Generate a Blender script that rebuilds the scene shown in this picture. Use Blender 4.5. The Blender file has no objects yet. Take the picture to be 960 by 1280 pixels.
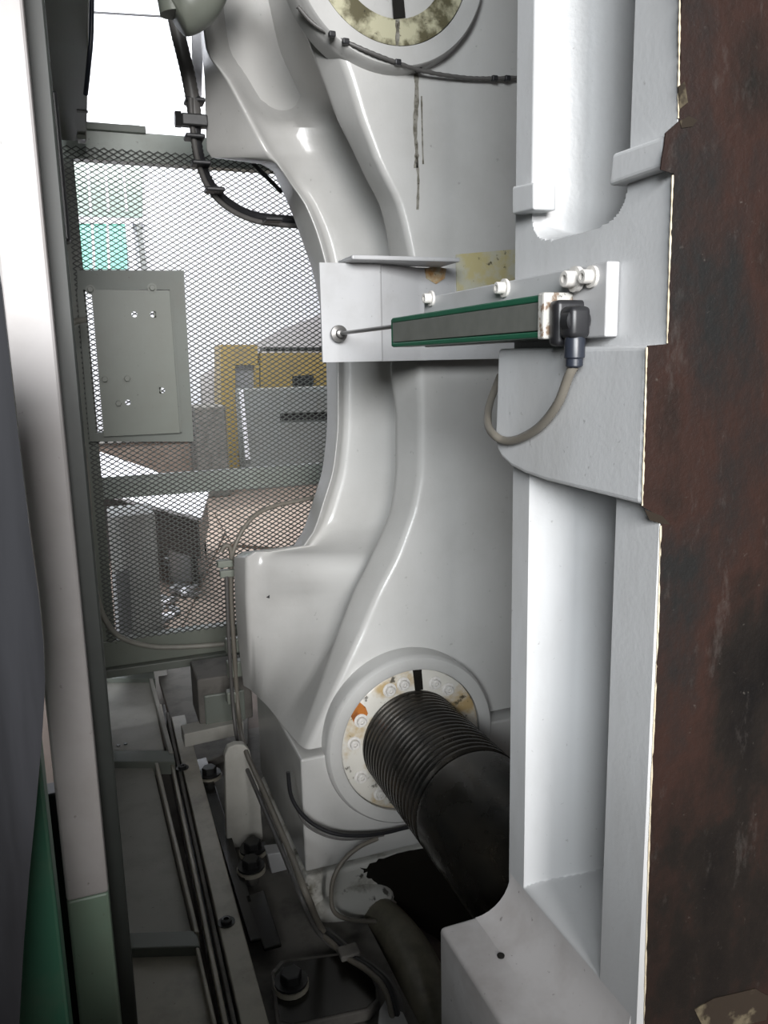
import bpy, bmesh, math, random
from mathutils import Vector, Matrix
random.seed(7)
SC = bpy.context.scene
COL = SC.collection

# ------------------------------------------------------------------ camera
F = 990.0
CAM = Vector((0, 0, 1.7))
th, ph, rho = math.radians(20.35), math.radians(10.8), math.radians(1.2)
fw = Vector((math.sin(th)*math.cos(ph), math.cos(th)*math.cos(ph), -math.sin(ph)))
r0 = Vector((math.cos(th), -math.sin(th), 0))
u0 = r0.cross(fw)
rt = r0*math.cos(rho) - u0*math.sin(rho)
up = u0*math.cos(rho) + r0*math.sin(rho)
cd = bpy.data.cameras.new('camera')
cam = bpy.data.objects.new('camera', cd); COL.objects.link(cam)
cd.sensor_fit = 'AUTO'; cd.sensor_width = 36.0; cd.lens = F*36/1280
cd.clip_start = 0.02
cam.matrix_world = Matrix(((rt.x, up.x, -fw.x, CAM.x), (rt.y, up.y, -fw.y, CAM.y), (rt.z, up.z, -fw.z, CAM.z), (0, 0, 0, 1)))
SC.camera = cam

# ------------------------------------------------------------------ world, lights, exposure
SC.view_settings.view_transform = 'Standard'; SC.view_settings.look = 'None'
SC.view_settings.gamma = 1; SC.view_settings.use_curve_mapping = False
SC.view_settings.exposure = 0.0
w = bpy.data.worlds.new('world'); SC.world = w; w.use_nodes = True
w.node_tree.nodes['Background'].inputs[0].default_value = (0.93, 0.96, 1.0, 1)
w.node_tree.nodes['Background'].inputs[1].default_value = 0.095

def area(name, loc, target, sx, sy, power, col=(1, 1, 1)):
    l = bpy.data.lights.new(name, 'AREA'); l.shape = 'RECTANGLE'; l.size = sx; l.size_y = sy
    l.energy = power; l.color = col
    o = bpy.data.objects.new(name, l); COL.objects.link(o); o.location = loc
    o.rotation_euler = (Vector(target)-Vector(loc)).to_track_quat('-Z', 'Y').to_euler()
    return o
area('daylight_from_hall_windows', (-0.9, -7.0, 3.4), (0.5, 1.2, 1.5), 2.6, 2.6, 1000, (1, 0.99, 0.985))
area('daylight_from_side_windows', (-2.75, -4.9, 3.5), (0.6, 1.7, 1.5), 2.0, 2.0, 480, (0.93, 0.97, 1))
area('back_wall_fill', (0.2, 9.0, 6.2), (0.8, 13.0, 4.0), 5.0, 2.0, 680, (0.95, 0.97, 1))  # added lamp above the view that brightens the back wall

area('table_fill', (0.8, 7.6, 6.3), (0.8, 7.7, 0.0), 2.5, 1.2, 190, (0.95, 0.97, 1)).data.spread = math.radians(78)  # unseen fill added to brighten the white table and the floor

# ------------------------------------------------------------------ helpers
def P(x, y, X=None, Y=None, Z=None):
    """world point on the plane X=, Y= or Z= seen in direction (x, y)"""
    d = fw + rt*((x-480)/F) - up*((y-640)/F)
    t = X/d.x if X is not None else Y/d.y if Y is not None else (Z-CAM.z)/d.z
    return CAM + d*t

def mesh_obj(name, bm, mat, parent=None, smooth=None, loc=None):
    bmesh.ops.recalc_face_normals(bm, faces=bm.faces)
    me = bpy.data.meshes.new(name); bm.to_mesh(me); bm.free()
    me.materials.append(mat)
    if smooth is not None:
        me.polygons.foreach_set('use_smooth', [True]*len(me.polygons))
        me.set_sharp_from_angle(angle=math.radians(smooth))
    return link(name, me, parent, loc)

def world_of(o):
    v = Vector((0, 0, 0))
    while o is not None:
        v += o.location; o = o.parent
    return v

def link(name, me, parent=None, loc=None):
    o = bpy.data.objects.new(name, me); COL.objects.link(o)
    if parent is not None:
        o.parent = parent
        if loc is None:
            me.transform(Matrix.Translation(-world_of(parent)))
        else:
            o.location = Vector(loc)-world_of(parent)
    elif loc is not None:
        o.location = loc
    return o

def recenter(o):
    """top-level single mesh: move the origin to the base centre"""
    me = o.data
    xs = [v.co for v in me.vertices]
    c = Vector((sum(v.x for v in xs)/len(xs), sum(v.y for v in xs)/len(xs), min(v.z for v in xs)))
    me.transform(Matrix.Translation(-c)); o.location = o.location + c
    return o

def thing(name, label, cat, loc, group=None):
    o = bpy.data.objects.new(name, None); COL.objects.link(o); o.location = loc
    o.empty_display_size = 0.05
    return tag(o, label, cat, group)

def tag(o, label, cat, group=None):
    o['label'] = label; o['category'] = cat
    if group: o['group'] = group
    return o

def structure(o, label=None, cat=None):
    o['kind'] = 'structure'
    if label: o['label'] = label
    if cat: o['category'] = cat
    return o

def bm_slab(pts, vec, bev=0.0, seg=2, bm=None):
    bm = bm or bmesh.new()
    n = len(pts)
    a = [bm.verts.new(p) for p in pts]
    b = [bm.verts.new(Vector(p)+Vector(vec)) for p in pts]
    fs = [bm.faces.new(a), bm.faces.new(b[::-1])]
    for i in range(n):
        fs.append(bm.faces.new((a[i], b[i], b[(i+1) % n], a[(i+1) % n])))
    bmesh.ops.recalc_face_normals(bm, faces=fs)
    if bev > 0:
        es = list({e for f in fs for e in f.edges})
        bmesh.ops.bevel(bm, geom=es, offset=bev, segments=seg, profile=0.5, affect='EDGES', clamp_overlap=True)
    return bm

def slab_y(pts, Y, t, bev=0.003, bm=None):
    return bm_slab([P(x, y, Y=Y) for x, y in pts], (0, t, 0), bev, bm=bm)
def slab_x(pts, X, t, bev=0.003, bm=None):
    return bm_slab([P(x, y, X=X) for x, y in pts], (t, 0, 0), bev, bm=bm)
def slab_z(pts, Z, t, bev=0.003, bm=None):
    return bm_slab([P(x, y, Z=Z) for x, y in pts], (0, 0, -t), bev, bm=bm)
def bm_box(a, b, bev=0.003, bm=None, seg=2):
    (x0, y0, z0), (x1, y1, z1) = a, b
    return bm_slab([(x0, y0, z0), (x1, y0, z0), (x1, y1, z0), (x0, y1, z0)], (0, 0, z1-z0), bev, seg, bm)

def catmull(pts, n=8):
    pts = [Vector(p) for p in pts]
    if len(pts) < 3: return pts
    out = []
    ext = [2*pts[0]-pts[1]] + pts + [2*pts[-1]-pts[-2]]
    for i in range(1, len(ext)-2):
        p0, p1, p2, p3 = ext[i-1:i+3]
        for k in range(n):
            t = k/n
            out.append(0.5*((2*p1)+(p2-p0)*t+(2*p0-5*p1+4*p2-p3)*t*t+(3*p1-p0-3*p2+p3)*t**3))
    out.append(pts[-1])
    return out

def bm_tube(pts, r, seg=8, n=6, bm=None, rib=None):
    bm = bm or bmesh.new()
    path = catmull(pts, n)
    rings = []
    nrm = None
    for i, p in enumerate(path):
        d = (path[min(i+1, len(path)-1)] - path[max(i-1, 0)]).normalized()
        if nrm is None:
            nrm = d.orthogonal().normalized()
        nrm = (nrm - d*nrm.dot(d)).normalized()
        bn = d.cross(nrm)
        rr = r(i/(len(path)-1)) if callable(r) else r
        if rib and i % 2: rr *= rib
        rings.append([bm.verts.new(p + (nrm*math.cos(a)+bn*math.sin(a))*rr) for a in [2*math.pi*k/seg for k in range(seg)]])
    for a, b in zip(rings, rings[1:]):
        for k in range(seg):
            bm.faces.new((a[k], a[(k+1) % seg], b[(k+1) % seg], b[k]))
    bm.faces.new(rings[0][::-1]); bm.faces.new(rings[-1])
    return bm

def bm_lathe(prof, c, axis='Y', seg=48, bm=None, closed=False):
    """prof: (radius, position along axis)"""
    bm = bm or bmesh.new()
    rings = []
    for r, y in prof:
        ring = []
        for k in range(seg):
            a = 2*math.pi*k/seg
            ca, sa = math.cos(a)*r, math.sin(a)*r
            v = {'Y': (c[0]+ca, y, c[1]+sa), 'X': (y, c[0]+ca, c[1]+sa), 'Z': (c[0]+ca, c[1]+sa, y)}[axis]
            ring.append(bm.verts.new(v))
        rings.append(ring)
    pairs = list(zip(rings, rings[1:]))
    if closed: pairs.append((rings[-1], rings[0]))
    for a, b in pairs:
        for k in range(seg):
            bm.faces.new((a[k], a[(k+1) % seg], b[(k+1) % seg], b[k]))
    if not closed:
        if prof[0][0] > 1e-6: bm.faces.new(rings[0])
        if prof[-1][0] > 1e-6: bm.faces.new(rings[-1][::-1])
        bmesh.ops.remove_doubles(bm, verts=bm.verts, dist=1e-6)
    return bm

# ------------------------------------------------------------------ materials
def new_mat(name):
    m = bpy.data.materials.new(name); m.use_nodes = True
    nt = m.node_tree
    return m, nt, nt.nodes['Principled BSDF'], nt.nodes.new('ShaderNodeTexCoord')

def noise(nt, tc, scale, detail=4, rough=0.55, stretch=None):
    n = nt.nodes.new('ShaderNodeTexNoise')
    n.inputs['Scale'].default_value = scale; n.inputs['Detail'].default_value = detail; n.inputs['Roughness'].default_value = rough
    if stretch:
        mp = nt.nodes.new('ShaderNodeMapping'); mp.inputs['Scale'].default_value = stretch
        nt.links.new(tc.outputs['Object'], mp.inputs['Vector']); nt.links.new(mp.outputs[0], n.inputs['Vector'])
    else:
        nt.links.new(tc.outputs['Object'], n.inputs['Vector'])
    return n.outputs['Fac']

def ramp(nt, fac, stops):
    r = nt.nodes.new('ShaderNodeValToRGB')
    e = r.color_ramp.elements
    while len(e) < len(stops): e.new(0.5)
    for el, (p, c) in zip(e, stops):
        el.position = p; el.color = (c, c, c, 1) if not isinstance(c, tuple) else (*c, 1)
    nt.links.new(fac, r.inputs[0])
    return r.outputs[0]

def mix(nt, fac, a, b):
    m = nt.nodes.new('ShaderNodeMix'); m.data_type = 'RGBA'
    if hasattr(fac, 'links'): nt.links.new(fac, m.inputs[0])
    else: m.inputs[0].default_value = fac
    for v, i in ((a, 6), (b, 7)):
        if hasattr(v, 'links'): nt.links.new(v, m.inputs[i])
        else: m.inputs[i].default_value = (*v, 1)
    return m.outputs[2]

def bump(nt, bs, h, strength=0.2, dist=0.002):
    b = nt.nodes.new('ShaderNodeBump'); b.inputs['Strength'].default_value = strength; b.inputs['Distance'].default_value = dist
    nt.links.new(h, b.inputs['Height']); nt.links.new(b.outputs[0], bs.inputs['Normal'])

def paint(name, col, rough=0.4, dirt=(0.16, 0.14, 0.11), amount=0.5, scale=6, peel=0.15, stretch=None, metal=0.0, specks=0.6):
    m, nt, bs, tc = new_mat(name)
    n1 = ramp(nt, noise(nt, tc, scale, 6, 0.62, stretch), [(0.45, 0.0), (0.8, amount)])
    c = mix(nt, n1, col, dirt)
    n2 = ramp(nt, noise(nt, tc, scale*14, 3, 0.5), [(0.70, 0.0), (0.76, specks)])
    c = mix(nt, n2, c, tuple(x*0.45 for x in dirt))
    nt.links.new(c, bs.inputs['Base Color'])
    bs.inputs['Roughness'].default_value = rough; bs.inputs['Metallic'].default_value = metal
    if peel: bump(nt, bs, noise(nt, tc, 130, 2, 0.5), peel, 0.0012)
    return m

def plain(name, col, rough=0.5, metal=0.0):
    m, nt, bs, tc = new_mat(name)
    c = mix(nt, ramp(nt, noise(nt, tc, 30, 4), [(0.4, 0.0), (0.75, 0.45)]), col, tuple(x*0.6 for x in col))
    nt.links.new(c, bs.inputs['Base Color'])
    bs.inputs['Roughness'].default_value = rough; bs.inputs['Metallic'].default_value = metal
    return m

M = {}
M['cast'] = paint('cream_white_casting_paint', (0.485, 0.48, 0.465), 0.24, amount=0.22, scale=3.5, peel=0.22, specks=0.25)
M['platen'] = paint('platen_white_paint', (0.54, 0.545, 0.55), 0.33, amount=0.3, scale=7, peel=0.2, stretch=(1, 1, 0.3), specks=0.35)
M['white'] = paint('white_bracket_paint', (0.44, 0.44, 0.445), 0.35, amount=0.25, scale=9, peel=0.05, specks=0.3)
M['greygreen'] = paint('grey_green_guard_paint', (0.19, 0.21, 0.185), 0.45, amount=0.4, scale=5, peel=0.08)
M['palegreen'] = paint('pale_grey_green_paint', (0.22, 0.24, 0.205), 0.4, amount=0.3, scale=6, peel=0.05)
M['darkgreen'] = paint('dark_green_grey_paint', (0.065, 0.068, 0.06), 0.5, amount=0.5, scale=6)
M['post'] = paint('gate_post_white_paint', (0.36, 0.34, 0.335), 0.42, amount=0.45, scale=4.5, peel=0.05)
M['postgreen'] = paint('gate_post_green', (0.17, 0.24, 0.18), 0.42, amount=0.4, scale=6)
M['tray'] = paint('tray_cream_paint', (0.47, 0.46, 0.42), 0.7, amount=0.4, scale=8)
M['beam'] = paint('oily_cream_beam_paint', (0.42, 0.39, 0.32), 0.4, amount=0.75, scale=9)
M['base'] = paint('oily_grey_base_paint', (0.17, 0.16, 0.145), 0.75, amount=0.9, scale=9, dirt=(0.03, 0.028, 0.024))
M['black'] = plain('black_rubber_and_gap_shade', (0.018, 0.018, 0.02), 0.4)  # rubber parts, also the shaded gap by the gate post
M['blackoil_gap'] = plain('black_oil_and_gap_shade', (0.012, 0.011, 0.009), 0.25)  # oil grime, also the shaded gap under the casting foot
M['darksteel'] = plain('dark_steel', (0.05, 0.05, 0.05), 0.35, 0.6)
M['zinc'] = plain('zinc_plated_steel', (0.55, 0.54, 0.52), 0.32, 0.7)
M['boltwhite'] = paint('painted_bolt_white', (0.62, 0.60, 0.57), 0.35, amount=0.6, scale=60, peel=0)
M['greyhose'] = plain('grey_hose', (0.11, 0.105, 0.10), 0.45)
M['cable'] = paint('grey_brown_cable', (0.17, 0.155, 0.13), 0.5, amount=0.6, scale=40, peel=0)
M['darkzinc'] = plain('dull_grey_steel', (0.16, 0.155, 0.15), 0.35, 0.6)
M['alu'] = plain('grey_anodised_aluminium', (0.20, 0.205, 0.185), 0.38, 0.35)
M['green'] = plain('green_anodised_edge', (0.012, 0.095, 0.05), 0.4)
M['cream'] = paint('chipped_cream_primer', (0.62, 0.54, 0.40), 0.6, amount=0.7, scale=30, dirt=(0.25, 0.15, 0.07))
M['blueplastic'] = plain('dark_blue_black_plastic', (0.02, 0.024, 0.035), 0.35)
M['wall'] = paint('white_wall_plaster', (0.82, 0.83, 0.87), 0.8, amount=0.12, scale=1.2, peel=0, specks=0.0)
M['yellow'] = paint('mustard_machine_paint', (0.36, 0.26, 0.085), 0.45, amount=0.5, scale=3)
M['greybox'] = paint('light_grey_cabinet_paint', (0.25, 0.265, 0.26), 0.5, amount=0.4, scale=4)
M['brown'] = paint('brown_plywood', (0.23, 0.175, 0.14), 0.7, amount=0.7, scale=6, dirt=(0.12, 0.08, 0.06), stretch=(1, 0.3, 1))
M['scrap'] = plain('grey_scrap_metal', (0.34, 0.34, 0.35), 0.4, 0.4)
M['railglare'] = paint('glare_lightened_rail_paint', (0.55, 0.60, 0.55), 0.4, amount=0.35, scale=6, peel=0.05)  # guard paint made lighter, glare on the rails put into the colour
M['dusty'] = paint('dusty_white_ledge_paint', (0.55, 0.53, 0.525), 0.5, amount=0.55, scale=7, dirt=(0.22, 0.18, 0.16), peel=0.1)
M['oilpipe'] = paint('oil_soaked_brown_pipe_paint', (0.19, 0.175, 0.13), 0.3, amount=0.95, scale=8, dirt=(0.015, 0.013, 0.009))
M['palecable'] = plain('pale_grey_cable', (0.34, 0.33, 0.29), 0.45)
M['palebox'] = paint('pale_grey_box_paint', (0.70, 0.70, 0.69), 0.5, amount=0.4, scale=5)
M['seal'] = plain('black_green_rubber_seal', (0.022, 0.026, 0.023), 0.5)
M['hallfloor'] = paint('worn_brown_grey_concrete', (0.17, 0.125, 0.10), 0.7, amount=0.7, scale=2, dirt=(0.06, 0.05, 0.045))
M['meshwire'] = paint('dark_green_grey_mesh_wire', (0.10, 0.11, 0.10), 0.5, amount=0.3)
M['sheet'] = plain('white_plastic_sheet', (0.85, 0.85, 0.9), 0.5)
M['tarp'] = plain('grey_tarpaulin', (0.42, 0.40, 0.40), 0.7)

def rust_mat():
    m, nt, bs, tc = new_mat('rusted_machined_steel')
    big = noise(nt, tc, 3.2, 8, 0.65, (1, 1, 0.6))
    c = ramp(nt, big, [(0.36, (0.005, 0.0045, 0.0045)), (0.47, (0.012, 0.0095, 0.008)), (0.57, (0.030, 0.015, 0.0115)), (0.68, (0.014, 0.0135, 0.013))])
    sc = ramp(nt, noise(nt, tc, 26, 10, 0.75, (1, 1, 0.35)), [(0.58, 0.0), (0.75, 0.6)])
    c = mix(nt, sc, c, (0.075, 0.066, 0.06))
    sp = ramp(nt, noise(nt, tc, 90, 6, 0.7), [(0.66, 0.0), (0.74, 0.5)])
    c = mix(nt, sp, c, (0.11, 0.098, 0.085))
    nt.links.new(c, bs.inputs['Base Color']); bs.inputs['Specular IOR Level'].default_value = 0.25
    bs.inputs['Roughness'].default_value = 0.48
    bs.inputs['Metallic'].default_value = 0.15
    bump(nt, bs, noise(nt, tc, 60, 8, 0.7), 0.5, 0.003)
    return m
M['rust'] = rust_mat()

def oily_steel():
    m, nt, bs, tc = new_mat('oily_black_tie_bar_steel')
    c = ramp(nt, noise(nt, tc, 7, 6, 0.6, (1, 0.5, 1)), [(0.35, (0.014, 0.014, 0.013)), (0.6, (0.035, 0.03, 0.024)), (0.8, (0.07, 0.05, 0.03))])
    nt.links.new(c, bs.inputs['Base Color'])
    bs.inputs['Metallic'].default_value = 0.55
    nt.links.new(ramp(nt, noise(nt, tc, 11, 4), [(0.3, 0.16), (0.7, 0.42)]), bs.inputs['Roughness'])
    return m
M['bar'] = oily_steel()

def stained(name, base, stops_scale=9, thr=(0.48, 0.62), stain=(0.38, 0.26, 0.10)):
    m, nt, bs, tc = new_mat(name)
    c = mix(nt, ramp(nt, noise(nt, tc, stops_scale, 5, 0.6), [(thr[0], 0.0), (thr[1], 0.9)]), base, stain)
    c = mix(nt, ramp(nt, noise(nt, tc, stops_scale*3, 5, 0.6), [(0.62, 0.0), (0.68, 0.9)]), c, (0.03, 0.025, 0.015))
    nt.links.new(c, bs.inputs['Base Color']); bs.inputs['Roughness'].default_value = 0.35
    return m
M['stainring'] = stained('oil_stained_ring_paint', (0.55, 0.53, 0.48), 9)
M['stainpad'] = stained('yellow_stained_pad_paint', (0.46, 0.45, 0.36), 12, (0.50, 0.62), (0.46, 0.40, 0.20))
M['capstain'] = stained('chipped_cap_paint', (0.46, 0.45, 0.42), 60, (0.52, 0.6), (0.16, 0.10, 0.06))
M['oilwhite'] = stained('oil_soaked_white_paint', (0.58, 0.57, 0.53), 5, (0.52, 0.62), (0.09, 0.075, 0.04))
M['orange'] = stained('orange_rust_stain', (0.40, 0.14, 0.03), 25, (0.45, 0.6), (0.18, 0.06, 0.02))

M['flake'] = stained('flaking_primer', (0.12, 0.10, 0.065), 16, (0.42, 0.5), (0.015, 0.010, 0.008))

def curtain_mat():
    m, nt, bs, tc = new_mat('blue_grey_sheet')
    c = ramp(nt, noise(nt, tc, 14, 5, 0.6, (1, 1, 0.08)), [(0.35, (0.008, 0.0085, 0.010)), (0.65, (0.026, 0.027, 0.031))])
    nt.links.new(c, bs.inputs['Base Color']); bs.inputs['Roughness'].default_value = 0.35
    bs.inputs['Metallic'].default_value = 0.2
    return m
M['curtain'] = curtain_mat()

def glass_mat():
    m, nt, bs, tc = new_mat('green_lit_window_glass')
    c = ramp(nt, noise(nt, tc, 1.5, 3), [(0.3, (0.22, 0.55, 0.45)), (0.7, (0.30, 0.66, 0.55))])
    nt.links.new(c, bs.inputs['Base Color']); nt.links.new(c, bs.inputs['Emission Color'])
    bs.inputs['Emission Strength'].default_value = 0.45; bs.inputs['Roughness'].default_value = 0.1
    return m
M['glass'] = glass_mat()
M['glassgrey'] = plain('grey_green_window_glass', (0.33, 0.40, 0.36), 0.15)

# shared bolt meshes -------------------------------------------------
def bolt_mesh(name, r, h, axis, mat, washer=0.0, hexa=False):
    """socket or hex head whose axis points along -axis direction; origin at the seat"""
    bm = bmesh.new()
    if washer: bm_lathe([(r*1.55, 0), (r*1.55, -washer)], (0, 0), 'Z', 16, bm)
    seg = 6 if hexa else 16
    prof = [(r, -washer), (r, -washer-h*0.9), (r*0.9, -washer-h)]
    if not hexa: prof += [(r*0.5, -washer-h), (r*0.5, -washer-h*0.4), (0.0, -washer-h*0.4)]
    bm_lathe(prof, (0, 0), 'Z', seg, bm)
    rot = {'X': Matrix.Rotation(math.radians(90), 4, 'Y'), 'Y': Matrix.Rotation(math.radians(-90), 4, 'X'), 'Z': Matrix.Rotation(math.radians(180), 4, 'X')}[axis]
    bm.transform(rot)
    bmesh.ops.recalc_face_normals(bm, faces=bm.faces)
    me = bpy.data.meshes.new(name); bm.to_mesh(me); bm.free(); me.materials.append(mat)
    me.polygons.foreach_set('use_smooth', [True]*len(me.polygons)); me.set_sharp_from_angle(angle=math.radians(35))
    return me
def bolts(me, parent, pts, name='bolt'):
    return [link(name, me, parent, p) for p in pts]

# ================================================================== SETTING
def flat_box(name, a, b, mat, label, cat):
    o = mesh_obj(name, bm_box(a, b, 0.0), mat); structure(o, label, cat); return recenter(o)
flat_box('floor', (-3.5, -2.5, -0.1), (7.5, 13.1, 0.0), M['hallfloor'], 'dark oily concrete hall floor under the machine', 'floor')
flat_box('wall_back', (-3.5, 13.0, 0.0), (7.5, 13.2, 9.0), M['wall'], 'white plastered hall wall behind the wire mesh guard', 'wall')

# window in the back wall: lower green pane, upper grey-green pane, white bars
YW = 12.9
win = thing('window_1', 'window with green lower pane and white bars in the back wall', 'window', P(135, 335, Y=YW))
win['kind'] = 'structure'
mesh_obj('pane', slab_y([(82, 200), (178, 204), (178, 272), (82, 270)], YW, 0.03, 0), M['glassgrey'], win)
mesh_obj('pane', slab_y([(82, 279), (157, 280), (159, 336), (84, 336)], YW, 0.03, 0), M['glass'], win)
for a, b in (((108, 206), (112, 264)), ((130, 206), (134, 264)), ((152, 206), (157, 264)), ((114, 280), (116, 336)), ((133, 280), (135, 336))):
    mesh_obj('glazing_bar', bm_slab([P(a[0], a[1], Y=YW-0.03), P(a[0]+3, a[1], Y=YW-0.03), P(b[0]+3, b[1], Y=YW-0.03), P(b[0], b[1], Y=YW-0.03)], (0, 0.03, 0)), M['sheet'], win)
mesh_obj('window_frame', slab_y([(80, 270), (180, 273), (180, 280), (80, 279)], YW-0.04, 0.06), M['sheet'], win)
mesh_obj('window_frame', slab_y([(156, 277), (165, 277), (171, 338), (162, 338)], YW-0.04, 0.06), M['sheet'], win)
mesh_obj('window_frame', slab_y([(170, 278), (176, 278), (184, 338), (177, 338)], YW-0.04, 0.06), M['greybox'], win)
# pale ledge above the mesh guard, on the back wall
o = mesh_obj('trim_1', slab_y([(60, 152), (174, 156), (174, 164), (60, 161)], 12.6, 0.4), M['greybox'], None)
structure(o, 'grey ledge across the white wall above the mesh guard', 'ledge'); recenter(o)
o = mesh_obj('power_cable', bm_tube([P(60, 12, Y=12), P(160, 18, Y=12), P(260, 24, Y=12)], 0.014), M['black'], None, 60)
tag(o, 'thin black cable strung across the bright wall at top left', 'cable'); recenter(o)

# ================================================================== BEYOND THE MESH
# heap of grey tarpaulin by the wall
bm = bmesh.new()
pts = [P(250, 470, Y=12.7), P(300, 440, Y=12.7), P(350, 412, Y=12.7), P(410, 390, Y=12.7), P(560, 372, Y=12.7)]
rows = []
for k in range(7):
    t = k/6
    rows.append([bm.verts.new((p.x, p.y - 0.35*t + random.uniform(-.03, .03), max(0.0, p.z*(1-t**1.5)))) for p in pts])
back = [bm.verts.new((p.x, 12.95, 0)) for p in pts]
rows = [back] + rows
for a, b in zip(rows, rows[1:]):
    for i in range(len(pts)-1): bm.faces.new((a[i], a[i+1], b[i+1], b[i]))
o = mesh_obj('tarpaulin', bm, M['tarp'], None, 80); tag(o, 'grey tarpaulin heap by the white wall behind the yellow cabinet', 'tarpaulin'); recenter(o)

# yellow machine cabinet
Yc = 11.6
yc = thing('machine_cabinet', 'mustard yellow machine cabinet with a mesh vent, seen through the wire mesh', 'cabinet', (P(360, 560, Y=Yc).x, Yc+0.25, 0))
def zfloor(p, z=0.0): return Vector((p.x, p.y, z))
bm = bmesh.new()
for poly in ([(276, 431), (322, 431), (322, 456), (276, 456)], [(276, 456), (294, 456), (294, 505), (276, 505)], [(318, 456), (324, 456), (324, 505), (318, 505)], [(276, 505), (324, 505), (324, 570), (280, 570)]):
    slab_y(poly, Yc, 0.6, 0, bm)
a, b = P(280, 570, Y=Yc), P(420, 570, Y=Yc)
bm_box((a.x, Yc, 0), (b.x, Yc+0.5, a.z), 0, bm)
mesh_obj('cabinet_frame', bm, M['yellow'], yc)
mesh_obj('vent_mesh', slab_y([(293, 455), (319, 455), (319, 506), (293, 506)], Yc+0.06, 0.01, 0), M['scrap'], yc)
mesh_obj('door', slab_y([(326, 441), (430, 441), (430, 570), (326, 570)], Yc-0.01, 0.4), M['yellow'], yc)
mesh_obj('top_slot', slab_y([(330, 434), (430, 434), (430, 439), (330, 439)], Yc+0.02, 0.3), M['darksteel'], yc)
mesh_obj('latch', slab_y([(366, 470), (392, 468), (392, 482), (366, 484)], Yc-0.05, 0.04), M['darksteel'], yc)

# light grey low cabinet in front of it
Yg = 10.7
gc = thing('grey_cabinet', 'light grey metal cabinet standing in front of the yellow cabinet', 'cabinet', (P(360, 580, Y=Yg).x, Yg+0.2, 0))
a, b, c = P(302, 487, Y=Yg), P(440, 490, Y=Yg), P(310, 580, Y=Yg)
mesh_obj('housing', bm_box((a.x, Yg, 0), (b.x, Yg+0.5, a.z), 0.01), M['greybox'], gc)
mesh_obj('side_strip', slab_y([(299, 487), (304, 487), (313, 575), (307, 575)], Yg-0.03, 0.03), M['sheet'], gc)
mesh_obj('upper_drawer', slab_y([(356, 490), (430, 488), (430, 514), (352, 516)], Yg-0.04, 0.04), M['greybox'], gc)
mesh_obj('dark_slot', slab_y([(350, 517), (430, 515), (430, 524), (350, 526)], Yg-0.015, 0.015), M['black'], gc)
mesh_obj('lower_drawer', slab_y([(346, 529), (430, 527), (430, 585), (348, 585)], Yg-0.04, 0.04), M['greybox'], gc)
# dark crate between control plate and yellow cabinet
o = mesh_obj('dark_crate', bm_box((P(246, 560, Y=10.3).x, 10.3, 0), (P(285, 560, Y=10.3).x, 11.0, P(260, 508, Y=10.3).z), 0.02), M['base'], None)
tag(o, 'dark grey crate left of the yellow cabinet behind the mesh', 'crate'); recenter(o)

wc = thing('wooden_crate', 'long brown wooden crate low against the white wall, behind the grey cabinet', 'crate', (P(220, 600, Y=11.3).x, 11.6, 0))
a, b = P(120, 556, Y=11.3), P(271, 548, Y=11.3)
mesh_obj('crate_body', bm_box((a.x, 11.3, 0), (b.x, 11.9, (a.z+b.z)/2), 0.01), M['brown'], wc)
mesh_obj('lid', bm_box((a.x-0.03, 11.27, (a.z+b.z)/2+0.001), (b.x+0.03, 11.93, (a.z+b.z)/2+0.03), 0.01), M['base'], wc)
for k in range(7):
    c = P(140+k*14, 551, Y=11.45)
    hgt = random.uniform(0.05, 0.16); w_ = random.uniform(0.06, 0.11)
    q = mesh_obj('machine_part', bm_box((c.x-w_/2, 11.4, (a.z+b.z)/2+0.031), (c.x+w_/2, 11.55, (a.z+b.z)/2+0.031+hgt), 0.01), M['base'] if k % 2 else M['scrap'])
    tag(q, 'small grey metal part in the row lying on the brown crate', 'part', 'metal parts on the brown crate'); recenter(q)

# white topped table on the hall floor
zt = 0.62
tb = thing('work_table', 'low table with bright white sheet top and dark sides behind the mesh', 'table', (P(190, 615, Z=zt).x, P(190, 615, Z=zt).y, 0))
tp = [P(118, 562, Z=zt), P(262, 612, Z=zt), P(252, 647, Z=zt), P(110, 612, Z=zt)]
mesh_obj('tabletop', bm_slab(tp, (0, 0, -0.03), 0.004), M['sheet'], tb)
cen = sum(tp, Vector())/4
und = [cen+(p-cen)*0.96-Vector((0, 0, 0.031)) for p in tp]
mesh_obj('skirt', bm_slab(und, (0, 0, -0.3)), M['black'], tb)
for p in und:
    q = cen+(p-cen)*0.9
    mesh_obj('leg', bm_box((q.x-0.025, q.y-0.025, 0), (q.x+0.025, q.y+0.025, zt-0.3)), M['darksteel'], tb)
# brown plywood on the floor
bw = thing('plywood_sheets', 'brown plywood sheets lying on the hall floor behind the mesh', 'plywood', (P(310, 700, Z=0.02).x, P(310, 700, Z=0.02).y, 0))
mesh_obj('sheet', bm_slab([P(255, 640, Z=0.02), P(420, 618, Z=0.02), P(420, 850, Z=0.02), P(190, 850, Z=0.02)], (0, 0, -0.02)), M['brown'], bw)
mesh_obj('sheet', bm_slab([P(268, 640, Z=0.05), P(420, 625, Z=0.05), P(420, 690, Z=0.05), P(290, 680, Z=0.05)], (0, 0, -0.03)), M['brown'], bw)
a0, a1 = P(276, 662, Z=0.06), P(214, 792, Z=0.03)
mesh_obj('edge_batten', bm_slab([a0, a0+Vector((0.05, 0, 0)), a1+Vector((0.05, 0, 0)), a1], (0, 0, -0.03)), M['brown'], bw)
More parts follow.
